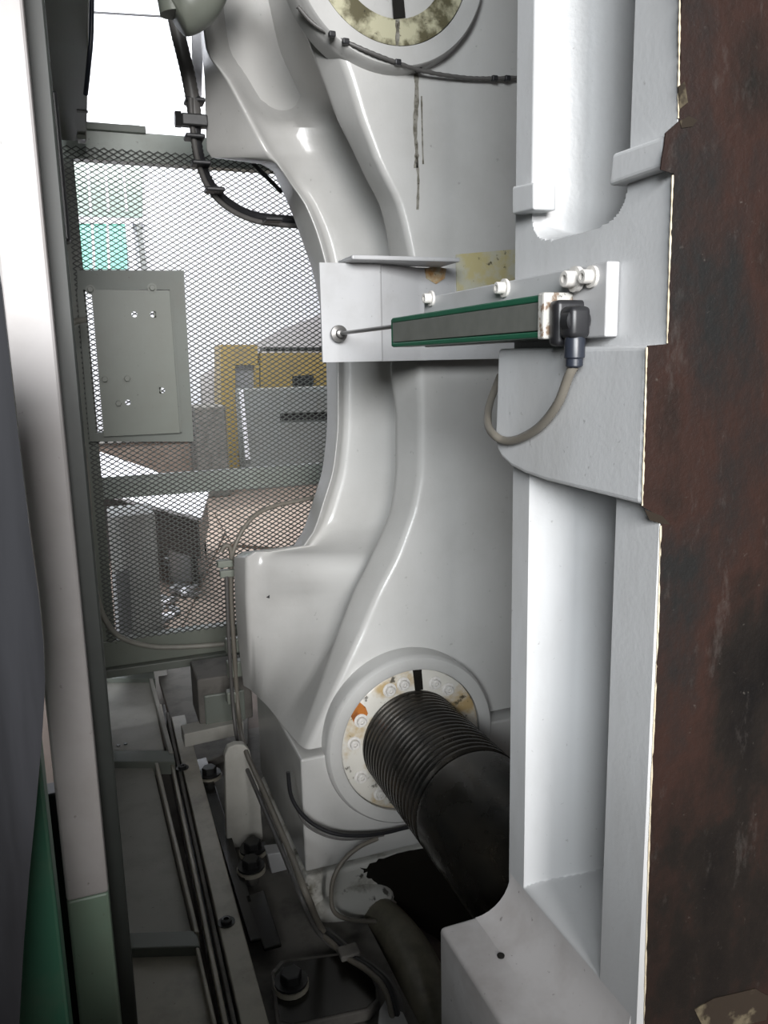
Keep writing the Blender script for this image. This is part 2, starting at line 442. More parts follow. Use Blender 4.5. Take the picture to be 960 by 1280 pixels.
# pale upright box
Yp = 3.75
o = thing('metal_cabinet', 'pale grey upright metal cabinet in front of the white table, behind the mesh', 'cabinet', (P(168, 800, Y=Yp).x, Yp+0.15, 0))
a, b = P(138, 646, Y=Yp), P(188, 642, Y=Yp)
mesh_obj('housing', bm_box((a.x-0.01, Yp, 0), (b.x+0.02, Yp+0.3, b.z), 0.006), M['palebox'], o)
mesh_obj('door', slab_y([(146, 716), (162, 714), (166, 800), (150, 800)], Yp-0.03, 0.03), M['scrap'], o)
mesh_obj('hinge_strip', slab_y([(140, 718), (145, 718), (151, 800), (146, 800)], Yp-0.02, 0.02), M['sheet'], o)
# scrap metal offcuts on the floor
for i in range(34):
    c = P(random.uniform(172, 228), random.uniform(745, 800), Z=0.04)
    if i > 22: c = P(random.uniform(205, 245), random.uniform(690, 745), Z=0.05)
    s = random.uniform(0.02, 0.05)
    bm = bm_box((-s*1.6, -s*0.5, -s*0.35), (s*1.6, s*0.5, s*0.35), 0.004, seg=1)
    bm.transform(Matrix.Rotation(random.uniform(0, 3.1), 4, 'Z') @ Matrix.Rotation(random.uniform(-.5, .5), 4, 'X'))
    q = mesh_obj('scrap_offcut', bm, M['scrap'] if i % 3 else M['sheet'], None, None, c)
    tag(q, 'small metal offcut in the scrap pile on the floor behind the mesh', 'scrap', 'metal offcuts on the floor behind the mesh')
# grey canister in the shadow under the table
c = P(236, 724, Z=0.0)
cn = thing('canister', 'round grey canister in front of the dark table side', 'canister', c)
mesh_obj('body', bm_lathe([(0.13, 0.0), (0.14, 0.02), (0.14, 0.26), (0.10, 0.30)], (c.x, c.y), 'Z', 32), M['scrap'], cn, 40)
mesh_obj('lid', bm_lathe([(0.10, 0.30), (0.105, 0.31), (0.105, 0.33), (0.05, 0.34)], (c.x, c.y), 'Z', 32), M['greybox'], cn, 40)

# ================================================================== MESH GUARD
YM = 3.2
mg = thing('mesh_guard', 'grey green guard frame with expanded metal mesh across the machine end', 'guard', (0.5, YM, 0.3))
XR = 1.7
def zz(y, x=250): return P(x, y, Y=YM).z
ztop, zbot = P(170, 205, Y=YM).z, P(200, 790, Y=YM).z
zmid = P(250, 600, Y=YM).z
xl = 0.0
mesh_obj('top_rail', bm_box((-0.06, YM-0.03, ztop), (XR, YM+0.03, P(170, 168, Y=YM).z), 0.004), M['railglare'], mg)
mesh_obj('top_lip', bm_box((-0.06, YM-0.045, P(170, 170, Y=YM).z), (P(181, 165, Y=YM).x, YM+0.03, P(170, 161, Y=YM).z), 0.002), M['greygreen'], mg)
mesh_obj('bottom_rail', bm_box((-0.06, YM-0.03, P(200, 822, Y=YM).z), (XR, YM+0.03, zbot), 0.004), M['palegreen'], mg)
mesh_obj('bottom_lip', bm_box((-0.06, YM-0.06, P(200, 832, Y=YM).z), (XR, YM+0.03, P(200, 822, Y=YM).z-0.001), 0.003), M['greygreen'], mg)
mesh_obj('middle_rail', bm_box((-0.06, YM+0.012, P(250, 616, Y=YM).z), (XR, YM+0.05, P(250, 590, Y=YM).z), 0.004), M['railglare'], mg)
mesh_obj('left_stile', bm_box((-0.12, YM-0.03, zbot), (0.035, YM+0.03, ztop-0.001), 0.004), M['palegreen'], mg)
# expanded metal: zigzag strands
bm = bmesh.new()
YW_ = YM-0.0345
cw, chh = 0.031, 0.0185
nx, nz = int((1.5-xl)/(cw/2)), int((ztop+0.03-zbot)/chh)
sw, st = 0.0040, 0.004
for j in range(nz+1):
    for sgn in (1, -1):
        z0 = zbot + j*chh
        prev = None
        for i in range(nx+1):
            x = xl + i*cw/2
            up_ = (i % 2 == 0)
            z = z0 + (sgn*(chh/4) if up_ else -sgn*(chh/4)) + (chh/2 if sgn < 0 else 0)
            q = [bm.verts.new((x, YW_-st/2, z-sw/2)), bm.verts.new((x, YW_+st/2, z-sw/2+0.001)), bm.verts.new((x, YW_+st/2, z+sw/2+0.001)), bm.verts.new((x, YW_-st/2, z+sw/2))]
            if prev:
                for k in range(4): bm.faces.new((prev[k], prev[(k+1) % 4], q[(k+1) % 4], q[k]))
            prev = q
o = mesh_obj('expanded_mesh', bm, M['meshwire'], mg); o['kind'] = 'stuff'

# control plate mounted on the guard
YK = 3.08
cp = thing('control_plate', 'grey green rectangular cover plate with bolt heads and drilled holes, on the mesh guard', 'cover plate', P(170, 545, Y=YK))
bm = bmesh.new()
for poly in ([(96, 338), (230, 338), (231, 362), (97, 362)], [(212, 362), (231, 362), (242, 552), (224, 540)], [(96, 362), (104, 362), (120, 541), (112, 552)], [(120, 541), (224, 540), (242, 552), (112, 552)]):
    slab_y(poly, YK+0.035, 0.045, 0, bm)
mesh_obj('back_frame', bm, M['greygreen'], cp)
holes = [(168, 393), (191, 393), (160, 503), (203, 488)]
def plate_with_holes(poly, Y, t, hs, r):
    """grid plate: square cells around each hole left open, hole rounded by an octagon"""
    bm = bmesh.new()
    xs = sorted({min(p.x for p in poly), max(p.x for p in poly)} | {h.x-r for h in hs} | {h.x+r for h in hs})
    zs = sorted({min(p.z for p in poly), max(p.z for p in poly)} | {h.z-r for h in hs} | {h.z+r for h in hs})
    # shear so that the edges follow the corner points
    for i in range(len(xs)-1):
        for j in range(len(zs)-1):
            cx, cz = (xs[i]+xs[i+1])/2, (zs[j]+zs[j+1])/2
            hit = [h for h in hs if abs(h.x-cx) < r*0.6 and abs(h.z-cz) < r*0.6]
            if hit and xs[i+1]-xs[i] > 0:
                h = hit[0]
                ring = [(h.x+r*0.92*math.cos(k*math.pi/8), h.z+r*0.92*math.sin(k*math.pi/8)) for k in range(16)]
                sq = []
                for k in range(16):
                    c_, s_ = math.cos(k*math.pi/8), math.sin(k*math.pi/8)
                    m_ = max(abs(c_), abs(s_)); sq.append((h.x+r*c_/m_, h.z+r*s_/m_))
                for k in range(16):
                    k2 = (k+1) % 16
                    bm.faces.new([bm.verts.new((a_, Y, b_)) for a_, b_ in (sq[k], sq[k2], ring[k2], ring[k])])
                continue
            bm.faces.new([bm.verts.new((a_, Y, b_)) for a_, b_ in ((xs[i], zs[j]), (xs[i+1], zs[j]), (xs[i+1], zs[j+1]), (xs[i], zs[j+1]))])
    bmesh.ops.remove_doubles(bm, verts=bm.verts, dist=1e-5)
    ex = bmesh.ops.extrude_face_region(bm, geom=bm.faces[:])
    bmesh.ops.translate(bm, vec=(0, t, 0), verts=[v for v in ex['geom'] if isinstance(v, bmesh.types.BMVert)])
    return bm
hs = [P(x, y, Y=YK) for x, y in holes]
hs[1].z = hs[0].z
# keep the hole columns/rows from overlapping
corner = [P(114, 362, Y=YK), P(225, 541, Y=YK)]
mesh_obj('front_plate', plate_with_holes(corner, YK, 0.004, hs, 0.011), M['palegreen'], cp)
mesh_obj('folded_edge', bm_slab([P(212, 362, Y=YK-0.006), P(214, 362, Y=YK-0.006), P(228, 540, Y=YK-0.006), P(225, 540, Y=YK-0.006)], (0, 0.02, 0)), M['greygreen'], cp)
kb = bolt_mesh('plate_bolt', 0.011, 0.012, 'Y', M['palegreen'], 0.003, True)
bolts(kb, cp, [P(x, y, Y=YK) for x, y in [(113, 362), (190, 360), (131, 474), (159, 473), (148, 504)]])
# bright hall wall shows behind the plate's holes: the mesh alone stands between

# side guard running from the gate post to the mesh guard
sg = thing('side_guard', 'dark grey green side guard between the white post and the mesh guard', 'guard', (-0.05, 2.2, 0.25))
mesh_obj('side_panel', bm_box((-0.09, 1.35, 0.36), (-0.05, YM-0.04, 2.44), 0.003), M['greygreen'], sg)
mesh_obj('lower_rail', bm_box((-0.0495, 1.50, 0.36), (-0.02, YM-0.09, 0.45), 0.003), M['darkgreen'], sg)
mesh_obj('front_stile', bm_box((-0.049, 1.36, 0.36), (-0.028, 1.46, 2.44), 0.003), M['darkgreen'], sg)
mesh_obj('rear_stile', bm_box((-0.049, 2.72, 0.36), (-0.012, 2.80, 2.3), 0.003), M['greygreen'], sg)
bolts(bolt_mesh('guard_bolt', 0.012, 0.008, 'Y', M['darksteel'], 0.004), sg, [P(85, 568, Y=1.35), P(109, 811, Y=1.35)])

# overhead beam at top left, running along the machine
ZO = 2.46
ox0, ox1 = P(43, 0, Z=ZO).x, P(112, 0, Z=ZO).x
oe = P(100, 229, Z=ZO).y
oc = thing('overhead_beam', 'dark grey green overhead sheet metal beam at the top left beside the bright wall', 'beam', ((ox0+ox1)/2, 2.2, ZO))
mesh_obj('beam_body', bm_box((ox0, 0.9, ZO), (ox1, min(oe, YM-0.12), ZO+0.22), 0.004), M['greygreen'], oc)
mesh_obj('shade_hood', bm_box((-1.3, 0.28, 2.44), (-0.2, 0.32, 3.0), 0.004), M['greygreen'], oc)  # unseen hood added to keep light off the upper casting
ys_ = P(100, 137, Z=ZO).y
mesh_obj('seam_strip', bm_box((ox1-0.03, ys_, ZO-0.003), (ox1+0.002, ys_+0.02, ZO-0.0002), 0.0), M['darkgreen'], oc)
mesh_obj('lower_flange', bm_box((ox1-0.03, min(oe, YM-0.12)-0.09, ZO-0.014), (ox1-0.004, min(oe, YM-0.12)-0.03, ZO-0.0005), 0.001), M['palegreen'], oc)
o = mesh_obj('beam_cable', bm_tube([P(115, -40, Y=2.2), P(114, 40, Y=2.2), P(111, 80, Y=2.22), P(107, 118, Y=2.28)], 0.006, 8, 8), M['blueplastic'], None, 60)
tag(o, 'thin dark blue cable hanging along the top left overhead beam edge', 'cable'); recenter(o)

# ================================================================== GATE POST AND GATE PANEL AT LEFT
XPR = [(16, -30), (18, 0), (35, 150), (55, 325), (85, 640), (107, 815), (125, 960), (137, 1105)]
XPL = [(-40, -30), (-36, 0), (-18, 150), (-2, 325), (37, 640), (55, 765), (70, 920), (92, 1100)]
YP = 1.15
gp = thing('gate_post', 'white painted gate post with green foot at the left edge', 'post', (P(60, 640, Y=YP).x, YP, 0))
pr = P(70, 500, Y=YP); pr2 = P(107, 815, Y=YP)
xr = (P(55, 325, Y=YP).x + P(90, 640, Y=YP).x + P(140, 1115, Y=YP).x)/3
xlf = P(-1, 345, Y=YP).x
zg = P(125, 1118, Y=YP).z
mesh_obj('upper_post', bm_box((xlf, YP, zg), (xr, YP+0.06, 3.2), 0.004), M['post'], gp)
mesh_obj('green_foot', bm_box((xlf, YP+0.0005, 0.0), (xr, YP+0.06, zg), 0.004), M['postgreen'], gp)  # lowest stretch of the post coloured green
mesh_obj('rubber_seal', bm_box((xr-0.02, YP+0.061, 0.2), (xr+0.024, YP+0.15, 3.2), 0.003), M['seal'], gp)
mesh_obj('latch', bm_box((xr-0.004, YP+0.152, P(50, 300, Y=YP+.15).z), (xr+0.030, YP+0.19, P(50, 110, Y=YP+.15).z), 0.004), M['black'], gp)

gt = thing('sliding_gate', 'dark blue grey curved gate panel with green pillar left of the white post', 'gate', (-0.2, 0.9, 0))
# curved panel: vertical section bowed
bm = bmesh.new()
edge = [(-3, 322), (3, 360), (17, 480), (26, 560), (38, 660), (49, 740), (55, 800), (57, 850), (52, 930), (44, 1020), (37, 1090), (30, 1180), (24, 1290), (20, 1400)]
cols = []
for (x, y) in edge:
    p = P(x, y, Y=0.8)
    row = []
    for k in range(10):
        t = k/9
        row.append(bm.verts.new((p.x-0.35*math.sin(t*math.pi/2), 0.8-0.16*(1-math.cos(t*math.pi/2))-0.02*math.sin(t*7), p.z)))
    cols.append(row)
for a, b in zip(cols, cols[1:]):
    for k in range(9): bm.faces.new((a[k], a[k+1], b[k+1], b[k]))
ex = bmesh.ops.extrude_face_region(bm, geom=bm.faces[:])
bmesh.ops.translate(bm, vec=(0, -0.012, 0), verts=[v for v in ex['geom'] if isinstance(v, bmesh.types.BMVert)])
mesh_obj('curved_panel', bm, M['curtain'], gt, 60)
g1 = P(73, 1150, Y=0.95)
mesh_obj('green_pillar', bm_box((g1.x-0.3, 0.95, 0), (g1.x, 1.0, P(60, 640, Y=0.95).z), 0.004), paint('dark_green_pillar_paint', (0.035, 0.12, 0.075), 0.4), gt)
gb = P(103, 1150, Y=1.02)
mesh_obj('dark_gap_filler', bm_box((gb.x-0.16, 1.24, 0), (gb.x-0.02, 1.28, 1.05), 0.003), M['black'], gt)  # black box put in for the shade between pillar and post
# unseen panels added behind and beside the lens to shade the lower scene
mesh_obj('shade_panel', bm_box((-0.54, -0.46, 0.0), (0.33, -0.42, 1.49), 0.006), M['greygreen'], gt)
mesh_obj('shade_panel_return', bm_box((-0.54, -0.419, 0.0), (-0.50, 1.30, 1.48), 0.006), M['greygreen'], gt)

# ================================================================== REAR CASTING (tie bar plate with ribs)
YF, YG = 1.95, 2.5
XB = 1.7
rows = [  # y: ridge, rib back, valley, web, flange front, flange back, Y of flange front
 (-60, 390, 345, 360, 292, 250, 243, 2.42),
 (0, 408, 366, 385, 302, 252, 247, 2.42),
 (60, 424, 387, 405, 312, 258, 251, 2.42),
 (100, 438, 402, 422, 330, 285, 254, 2.40),
 (150, 453, 421, 442, 360, 313, 255, 2.39),
 (188, 467, 440, 460, 384, 334, 256, 2.38),
 (197, 470, 444, 464, 389, 340, 262, 2.38),
 (205, 474, 448, 468, 394, 347, 325, 2.39),
 (214, 478, 452, 472, 398, 353, 341, 2.38),
 (230, 486, 460, 480, 404, 364, 348, 2.40),
 (255, 498, 473, 491, 416, 382, 359, 2.40),
 (300, 510, 484, 500, 434, 400, 376, 2.40),
 (345, 518, 489, 500, 442, 411, 391, 2.40),
 (400, 522, 489, 497, 447, 419, 401, 2.40),
 (460, 524, 488, 488, 455, 423, 407, 2.40),
 (520, 526, 494, 492, 456, 423, 408, 2.40),
 (580, 526, 494, 491, 452, 418, 403, 2.40),
 (630, 519, 489, 483, 442, 404, 389, 2.40),
 (665, 508, 477, 472, 428, 392, 377, 2.40),
 (682, 502, 469, 465, 420, 380, 366, 2.40),
 (690, 499, 465, 461, 408, 318, 300, 2.42),
 (697, 496, 462, 458, 402, 308, 291, 2.42),
 (740, 474, 441, 437, 385, 308, 292, 2.42),
 (790, 452, 422, 418, 368, 310, 295, 2.42)]
def interp_rows(rows, n):
    ys = []
    for a, b in zip(rows, rows[1:]):
        k = max(1, int(abs(b[0]-a[0])/9))
        for i in range(k): ys.append((a, b, i/k))
    out = []
    for a, b, t in ys:
        ia = rows.index(a)
        p = rows[max(ia-1, 0)]; q = rows[min(ia+2, len(rows)-1)]
        v = []
        for c in range(len(a)):
            d = b[0]-a[0]
            if c == 0: v.append(a[0]+d*t); continue
            def slope(l, m, r):
                s1 = (m[c]-l[c])/(m[0]-l[0]) if m[0] != l[0] else None
                s2 = (r[c]-m[c])/(r[0]-m[0]) if r[0] != m[0] else None
                if s1 is None: return s2
                if s2 is None: return s1
                return 0 if s1*s2 <= 0 else 2*s1*s2/(s1+s2)
            m0, m1 = slope(p, a, b)*d, slope(a, b, q)*d
            h = (2*t**3-3*t*t+1)*a[c]+(t**3-2*t*t+t)*m0+(-2*t**3+3*t*t)*b[c]+(t**3-t*t)*m1
            v.append(h)
        out.append(v)
    out.append(list(rows[-1]))
    return out
def fillet(a, b, c, f):
    """five points rounding the corner b of a-b-c, cut distance f"""
    u, v = (a-b), (c-b)
    p, q = b+u.normalized()*min(f, u.length*0.45), b+v.normalized()*min(f, v.length*0.45)
    return [(p*(1-t)**2 + b*2*t*(1-t) + q*t*t) for t in (0, 0.2, 0.4, 0.6, 0.8, 1)]
bm = bmesh.new()
grid, lines = [], []
def section(a, b, c, d, e, e2, f, g, h):
    line = [a, Vector((XB*0.5+b.x*0.5, YF, b.z))]
    line += fillet(a, b, c, 0.020) + fillet(b, c, d, 0.014) + fillet(c, d, e, 0.03) + fillet(d, e, e2, 0.08)
    return line + fillet(e, e2, f, 0.03) + fillet(e2, f, g, 0.016) + fillet(f, g, h, 0.012) + [h]
for (y, B, C, D, E_, Fx, G, YFl) in interp_rows(rows, 9):
    lo = max(0, min(1, (y-660)/40))
    b, c, d = P(B, y, Y=YF), P(C, y, Y=YF+0.10), P(max(D, C+5), y, Y=2.25-0.10*lo)
    ye_ = 2.34 + 0.26*max(0, min(1, (160-y)/40)) - 0.12*lo + 0.07*max(0, min(1, (y-722)/28))
    e, f, g = P(E_, y, Y=ye_), P(Fx, y, Y=YFl-0.10+0.02*lo), P(G, y, Y=YG-0.06)
    e2 = P(Fx*0.78+E_*0.22, y, Y=YFl-0.02-0.06*lo-0.05*max(0, min(1, (225-y)/30)))
    a = Vector((XB, YF, b.z)); h = Vector((XB, YG, g.z))
    lines.append(section(a, b, c, d, e, e2, f, g, h))
# below, the side runs out along the top edge of the foot: sloping crease
z0 = P(376, 947, Y=1.9).z
ends = [P(x, y, Y=Y_) for x, y, Y_ in ((384, 949, 1.93), (374, 940, 1.97), (352, 902, 2.11), (335, 872, 2.24), (322, 850, 2.32), (312, 834, 2.39), (301, 828, 2.44))]
last = section(Vector((XB, YF, z0)), *ends, Vector((XB, YG, z0)))
for q in last: q.z = z0 + 0.002
top_ = lines[-1]
for k_i in range(1, 15):
    t = k_i/14
    te = t*t*(3-2*t)*0.4 + t*0.6
    lines.append([p.lerp(q, te) for p, q in zip(top_, last)])
for line in lines:
    grid.append([bm.verts.new(p) for p in line])
for r1, r2 in zip(grid, grid[1:]):
    for k in range(len(r1)-1): bm.faces.new((r1[k], r1[k+1], r2[k+1], r2[k]))
bm.faces.new(grid[0]); bm.faces.new(grid[-1][::-1])
rc = thing('rear_casting', 'large cream white ribbed machine casting with hourglass outline and tie bar bosses', 'casting', (1.0, 2.2, 0.3))
mesh_obj('ribbed_body', bm, M['cast'], rc, 50)

# foot of the casting: box below the ribs, with the pale front block
fx = P(376, 950, Y=1.9)
zb = P(380, 1091, Y=1.9).z
mesh_obj('foot', bm_box((fx.x, 1.9, zb), (XB, YG-0.01, fx.z), 0.006), M['cast'], rc)

# bosses ------------------------------------------------------------
cb = P(516, 926, Y=1.88); R0 = (P(620, 926, Y=1.88).x-P(405, 926, Y=1.88).x)/2*0.965
k_ = R0/107.0
boss = mesh_obj('lower_boss', bm_lathe([(R0, 2.0), (R0, 1.892), (R0*0.985, 1.881), (R0*0.965, 1.876), (92*k_, 1.876), (89*k_, 1.88), (89*k_, 1.905), (40*k_, 1.905)], (cb.x, cb.z), 'Y', 96), M['cast'], rc, 35)
nutring = mesh_obj('retaining_ring', bm_lathe([(88*k_, 1.904), (88*k_, 1.888), (86*k_, 1.885), (62*k_, 1.885), (60*k_, 1.904)], (cb.x, cb.z), 'Y', 96, closed=True), M['stainring'], boss, 35)
rb = bolt_mesh('ring_bolt', 0.0125, 0.012, 'Y', M['boltwhite'], 0.002)
for dg in (150, 172, 207, 112, 98, 66, 50, 235):
    a = math.radians(dg)
    p = Vector((cb.x+math.cos(a)*74*k_, 1.885, cb.z+math.sin(a)*74*k_))
    me = rb
    o = bpy.data.objects.new('bolt', me); COL.objects.link(o); o.parent = boss; o.location = p-world_of(boss)
# rust patch and oil notch on the ring
def patch(name, pts, Y, mat, parent, t=0.0012):
    return mesh_obj(name, slab_y(pts, Y, t, 0), mat, parent)
patch('rust_stain', [(442, 884), (450, 878), (457, 884), (460, 892), (452, 906), (443, 905), (439, 896)], 1.8838, M['orange'], boss)
patch('oil_notch', [(516, 838), (527, 837), (529, 862), (519, 864)], 1.8838, M['blackoil_gap'], boss)

cu = P(492, -62, Y=1.9)
ub = mesh_obj('upper_boss', bm_lathe([(109*k_, 2.0), (109*k_, 1.955), (108*k_, 1.945), (107*k_, 1.938), (106*k_, 1.918), (104*k_, 1.912), (86*k_, 1.91), (86*k_, 1.925), (40*k_, 1.925)], (cu.x, cu.z), 'Y', 96), M['cast'], rc, 35)
mesh_obj('upper_ring', bm_lathe([(85*k_, 1.924), (85*k_, 1.913), (60*k_, 1.913), (60*k_, 1.924)], (cu.x, cu.z), 'Y', 64, closed=True), stained('yellow_oil_ring', (0.45, 0.43, 0.30), 14, (0.42, 0.55), (0.06, 0.05, 0.02)), ub, 35)
# oil drips below the upper boss
def drip(pts, wd, name='oil_drip', Y=YF, mat=None):
    bm = bmesh.new()
    rows_ = []
    for i, (x, y) in enumerate(catmull([Vector((x, y, 0)) for x, y in pts], 5)[:] and [(v.x, v.y) for v in catmull([Vector((x, y, 0)) for x, y in pts], 5)]):
        w_ = wd*(0.6+random.random()*0.7)
        a, b = P(x-w_, y, Y=Y-0.0012), P(x+w_, y, Y=Y-0.0012)
        rows_.append((bm.verts.new(a), bm.verts.new(b), bm.verts.new(b+Vector((0, .0016, 0))), bm.verts.new(a+Vector((0, .0016, 0)))))
    for r1, r2 in zip(rows_, rows_[1:]):
        for k in range(4): bm.faces.new((r1[k], r1[(k+1) % 4], r2[(k+1) % 4], r2[k]))
    bm.faces.new(rows_[0]); bm.faces.new(rows_[-1][::-1])
    return mesh_obj(name, bm, mat or M['dripmat'], rc)
M['dripmat'] = stained('dried_grey_oil', (0.24, 0.23, 0.20), 40, (0.45, 0.6), (0.10, 0.09, 0.07))
drip([(520, 82), (521, 120), (519, 160), (521, 190), (520, 210)], 2.6)
drip([(521, 195), (523, 225), (522, 262)], 1.6)
drip([(527, 120), (528, 170), (529, 205)], 0.9)
patch('oil_notch', [(489, -20), (503, -20), (507, 22), (492, 24)], 1.911, M['blackoil_gap'], ub)
drip([(497, 24), (497, 45), (496, 68), (497, 76)], 2.2, Y=1.913)

# ================================================================== TIE BAR
tb_ = thing('tie_bar', 'thick black oily steel tie bar with threaded end in the lower boss', 'tie bar', (cb.x, 1.5, cb.z))
rB = 63*k_
prof = [(rB*0.5, 1.9045)]
yy = 1.9045
ythr = 1.52
npitch = 19
pit = (1.9045-ythr)/npitch
for i in range(npitch):
    prof += [(rB, yy-0.1*pit), (rB, yy-0.45*pit), (rB*0.94, yy-0.62*pit), (rB*0.94, yy-0.85*pit)]
    yy -= pit
mesh_obj('threaded_end', bm_lathe(prof + [(rB*0.9, ythr)], (cb.x, cb.z), 'Y', 96), M['bar'], tb_, 30)
mesh_obj('shaft', bm_lathe([(rB*0.9, ythr-0.001), (rB*0.99, ythr-0.008), (rB*1.0, ythr-0.02), (rB*1.0, 1.075), (rB*0.97, 1.062), (0.0, 1.062)], (cb.x, cb.z), 'Y', 96), M['bar'], tb_, 30)

# ================================================================== MOVING PLATEN
XS, YN, YFAR = 0.60, 0.716, 1.05
def sm(t):
    t = min(1, max(0, t)); return t*t*(3-2*t)
def yof(x, y): return P(x, y, X=XS).y
lowN, lowF = yof(764, 800), yof(659, 800)
upN, upF = yof(789, 120), yof(667, 120)
z_low = P(655, 1122, X=XS).z
z_up = P(690, 300, X=XS).z
def ramp_(t):
    t = min(1, max(0, t))
    return t if t < 0.7 else 0.7 + 0.3*(1-(1-(t-0.7)/0.3)**2)*1.0
def depth(y, z):
    d1 = d2 = 0.0
    if z < 1.62:
        zl = z_low + 0.015
        d1 = 0.15*min(ramp_((lowF-y)/0.06), sm((y-lowN)/0.012), sm((z-zl)/0.05), sm((1.60-z)/0.02))
    if z > z_up-0.01:
        half = (upF-upN)/2; mid = (upF+upN)/2; hb = 0.07
        q = 1.0
        if z < z_up+hb:
            q = 1-min(1, (abs(y-mid)/half)**4 + ((z_up+hb-z)/hb)**4)
        d2 = 0.15*min(ramp_((upF-y)/0.06), sm((y-upN)/0.012), sm(q/0.30))
    return max(d1, d2)
ysamp = [YN+0.002+(YFAR-YN-0.002)*i/139 for i in range(140)]
zsamp = []
z = 0.12
while z < 3.3:
    zsamp.append(z)
    near = min(abs(z-z_low-0.03), abs(z-z_up-0.02))
    z += 0.0025 if near < 0.06 else 0.02
bm = bmesh.new()
vg = [[bm.verts.new((XS+depth(y, z), y, z)) for y in ysamp] for z in zsamp]
for a, b in zip(vg, vg[1:]):
    for k in range(len(a)-1): bm.faces.new((a[k], a[k+1], b[k+1], b[k]))
XE = 1.85
bk = [[bm.verts.new((XE, ysamp[0], z)), bm.verts.new((XE, ysamp[-1], z))] for z in (zsamp[0], zsamp[-1])]
nearcol = [r[0] for r in vg]; farcol = [r[-1] for r in vg]
bm.faces.new(nearcol + [bk[1][0], bk[0][0]])
bm.faces.new(farcol[::-1] + [bk[0][1], bk[1][1]])
bm.faces.new(vg[0] + [bk[0][1], bk[0][0]])
bm.faces.new(vg[-1][::-1] + [bk[1][0], bk[1][1]])
bm.faces.new((bk[0][0], bk[0][1], bk[1][1], bk[1][0]))
mp = thing('moving_platen', 'heavy white machine platen with pocketed side and rusty brown front face, at the right', 'platen', (1.1, 0.9, 0.12))
mesh_obj('platen_body', bm, M['platen'], mp, 40)

# machined, rusted front face; its outline follows lug and lips
outl = [(858, -430), (852, -80), (850, 60), (848, 151), (831, 166), (825, 212), (841, 217), (837, 330), (834, 430), (809, 432), (806, 530), (803, 634), (814, 640), (826, 656), (822, 800), (815, 960), (810, 1100), (805, 1290), (802, 1420)]
# wear the edge a little
line = []
for (x0, y0), (x1, y1) in zip(outl, outl[1:]):
    n = max(1, int(abs(y1-y0)/14))
    for i in range(n):
        t = i/n
        line.append((x0+(x1-x0)*t+(random.uniform(-0.9, 0.9) if 0 < i else 0), y0+(y1-y0)*t))
line.append(outl[-1])
pts = [P(x, y, Y=YN) for x, y in line]
pts += [Vector((1.8, YN, pts[-1].z)), Vector((1.8, YN, pts[0].z))]
pts = [Vector((p.x+0.0012, p.y, p.z)) for p in pts]
mesh_obj('rusted_face', bm_slab(pts, (0, 0.0018, 0), 0), M['rust'], mp)
def clamp_y(pts): return [Vector((p.x, max(p.y, YN+0.002), p.z)) for p in pts]

# lug, flange lips, foot ledge
mesh_obj('side_lug', bm_slab(clamp_y([P(x, y, X=0.574) for x, y in [(812, 431), (810, 530), (807, 633), (760, 621), (720, 611), (680, 601), (655, 592), (638, 583), (626, 572), (620, 560), (618, 548), (620, 500), (622, 436)]]), (0.05, 0, 0), 0.006, 3), M['platen'], mp)
mesh_obj('flange_lip', bm_slab(clamp_y([P(x, y, X=0.585) for x, y in [(836, 166), (829, 209), (760, 233), (764, 192)]]), (0.03, 0, 0), 0.005, 3), M['platen'], mp)
mesh_obj('flange_lip', bm_slab([P(x, y, X=0.58) for x, y in [(640, 233), (640, 268), (667, 262), (667, 228)]], (0.035, 0, 0), 0.003, 3), M['platen'], mp)
zl = P(640, 1138, X=XS).z
lx = P(549, 1168, Y=YFAR).x
bm = bm_box((lx, YN+0.003, 0.12), (XS+0.02, YFAR, zl), 0.008, seg=3)
mesh_obj('foot_ledge', bm, M['dusty'], mp, 40)
bm = bmesh.new()
prof = [(XS+0.003, zl-0.004)] + [(XS-0.06*(1-math.sin(a)), zl+0.06*(1-math.cos(a))) for a in [math.pi/2*k/8 for k in range(9)]]
prof = [(XS+0.003, zl-0.004), (XS-0.065, zl-0.004)] + [(XS-0.065+0.065*math.sin(a), zl+0.065*(1-math.cos(a))) for a in [math.pi/2*k/8 for k in range(9)]] + [(XS+0.003, zl+0.065)]
bm_slab([Vector((x, YN+0.014, z)) for x, z in prof], (0, YFAR-YN-0.018, 0), 0, bm=bm)
mesh_obj('ledge_fillet', bm, M['dusty'], mp, 60)
for poly in ([(850, 151), (861, 145), (872, 150), (866, 158), (852, 160)], [(806, 637), (828, 645), (838, 656), (824, 654), (812, 650)], [(868, 1262), (893, 1248), (915, 1243), (944, 1236), (962, 1246), (958, 1275), (920, 1284), (882, 1290)], [(848, 108), (856, 102), (860, 128), (850, 136)]):
    mesh_obj('paint_flake', slab_y(poly, YN-0.0012, 0.0012, 0), M['flake'], mp)
# chipped primer showing along the near edge
for seg in ([(850, -30), (849, 60), (848, 148)], [(841, 219), (837, 330), (834, 429)], [(808.5, 434), (806, 530), (803, 632)], [(826, 657), (822, 800), (815, 960)], [(815, 960), (810, 1100), (805, 1290)]):
    X_ = 0.5985 if seg[0][0] > 820 else 0.5725
    mesh_obj('chipped_edge', bm_tube([P(x, y, Y=YN+0.001) for x, y in seg], lambda t: 0.0011+0.0005*math.sin(t*47)*math.sin(t*31), 6, 24), M['cream'], mp, 60)
bm = bmesh.new()
for px in ((626, 1195),):
    p = P(px[0], px[1], Z=zl+0.0005)
    bm_lathe([(0.006, zl-0.001), (0.006, zl+0.002)], (p.x, p.y), 'Z', 12, bm)
mesh_obj('oil_hole', bm, M['blackoil_gap'], mp)

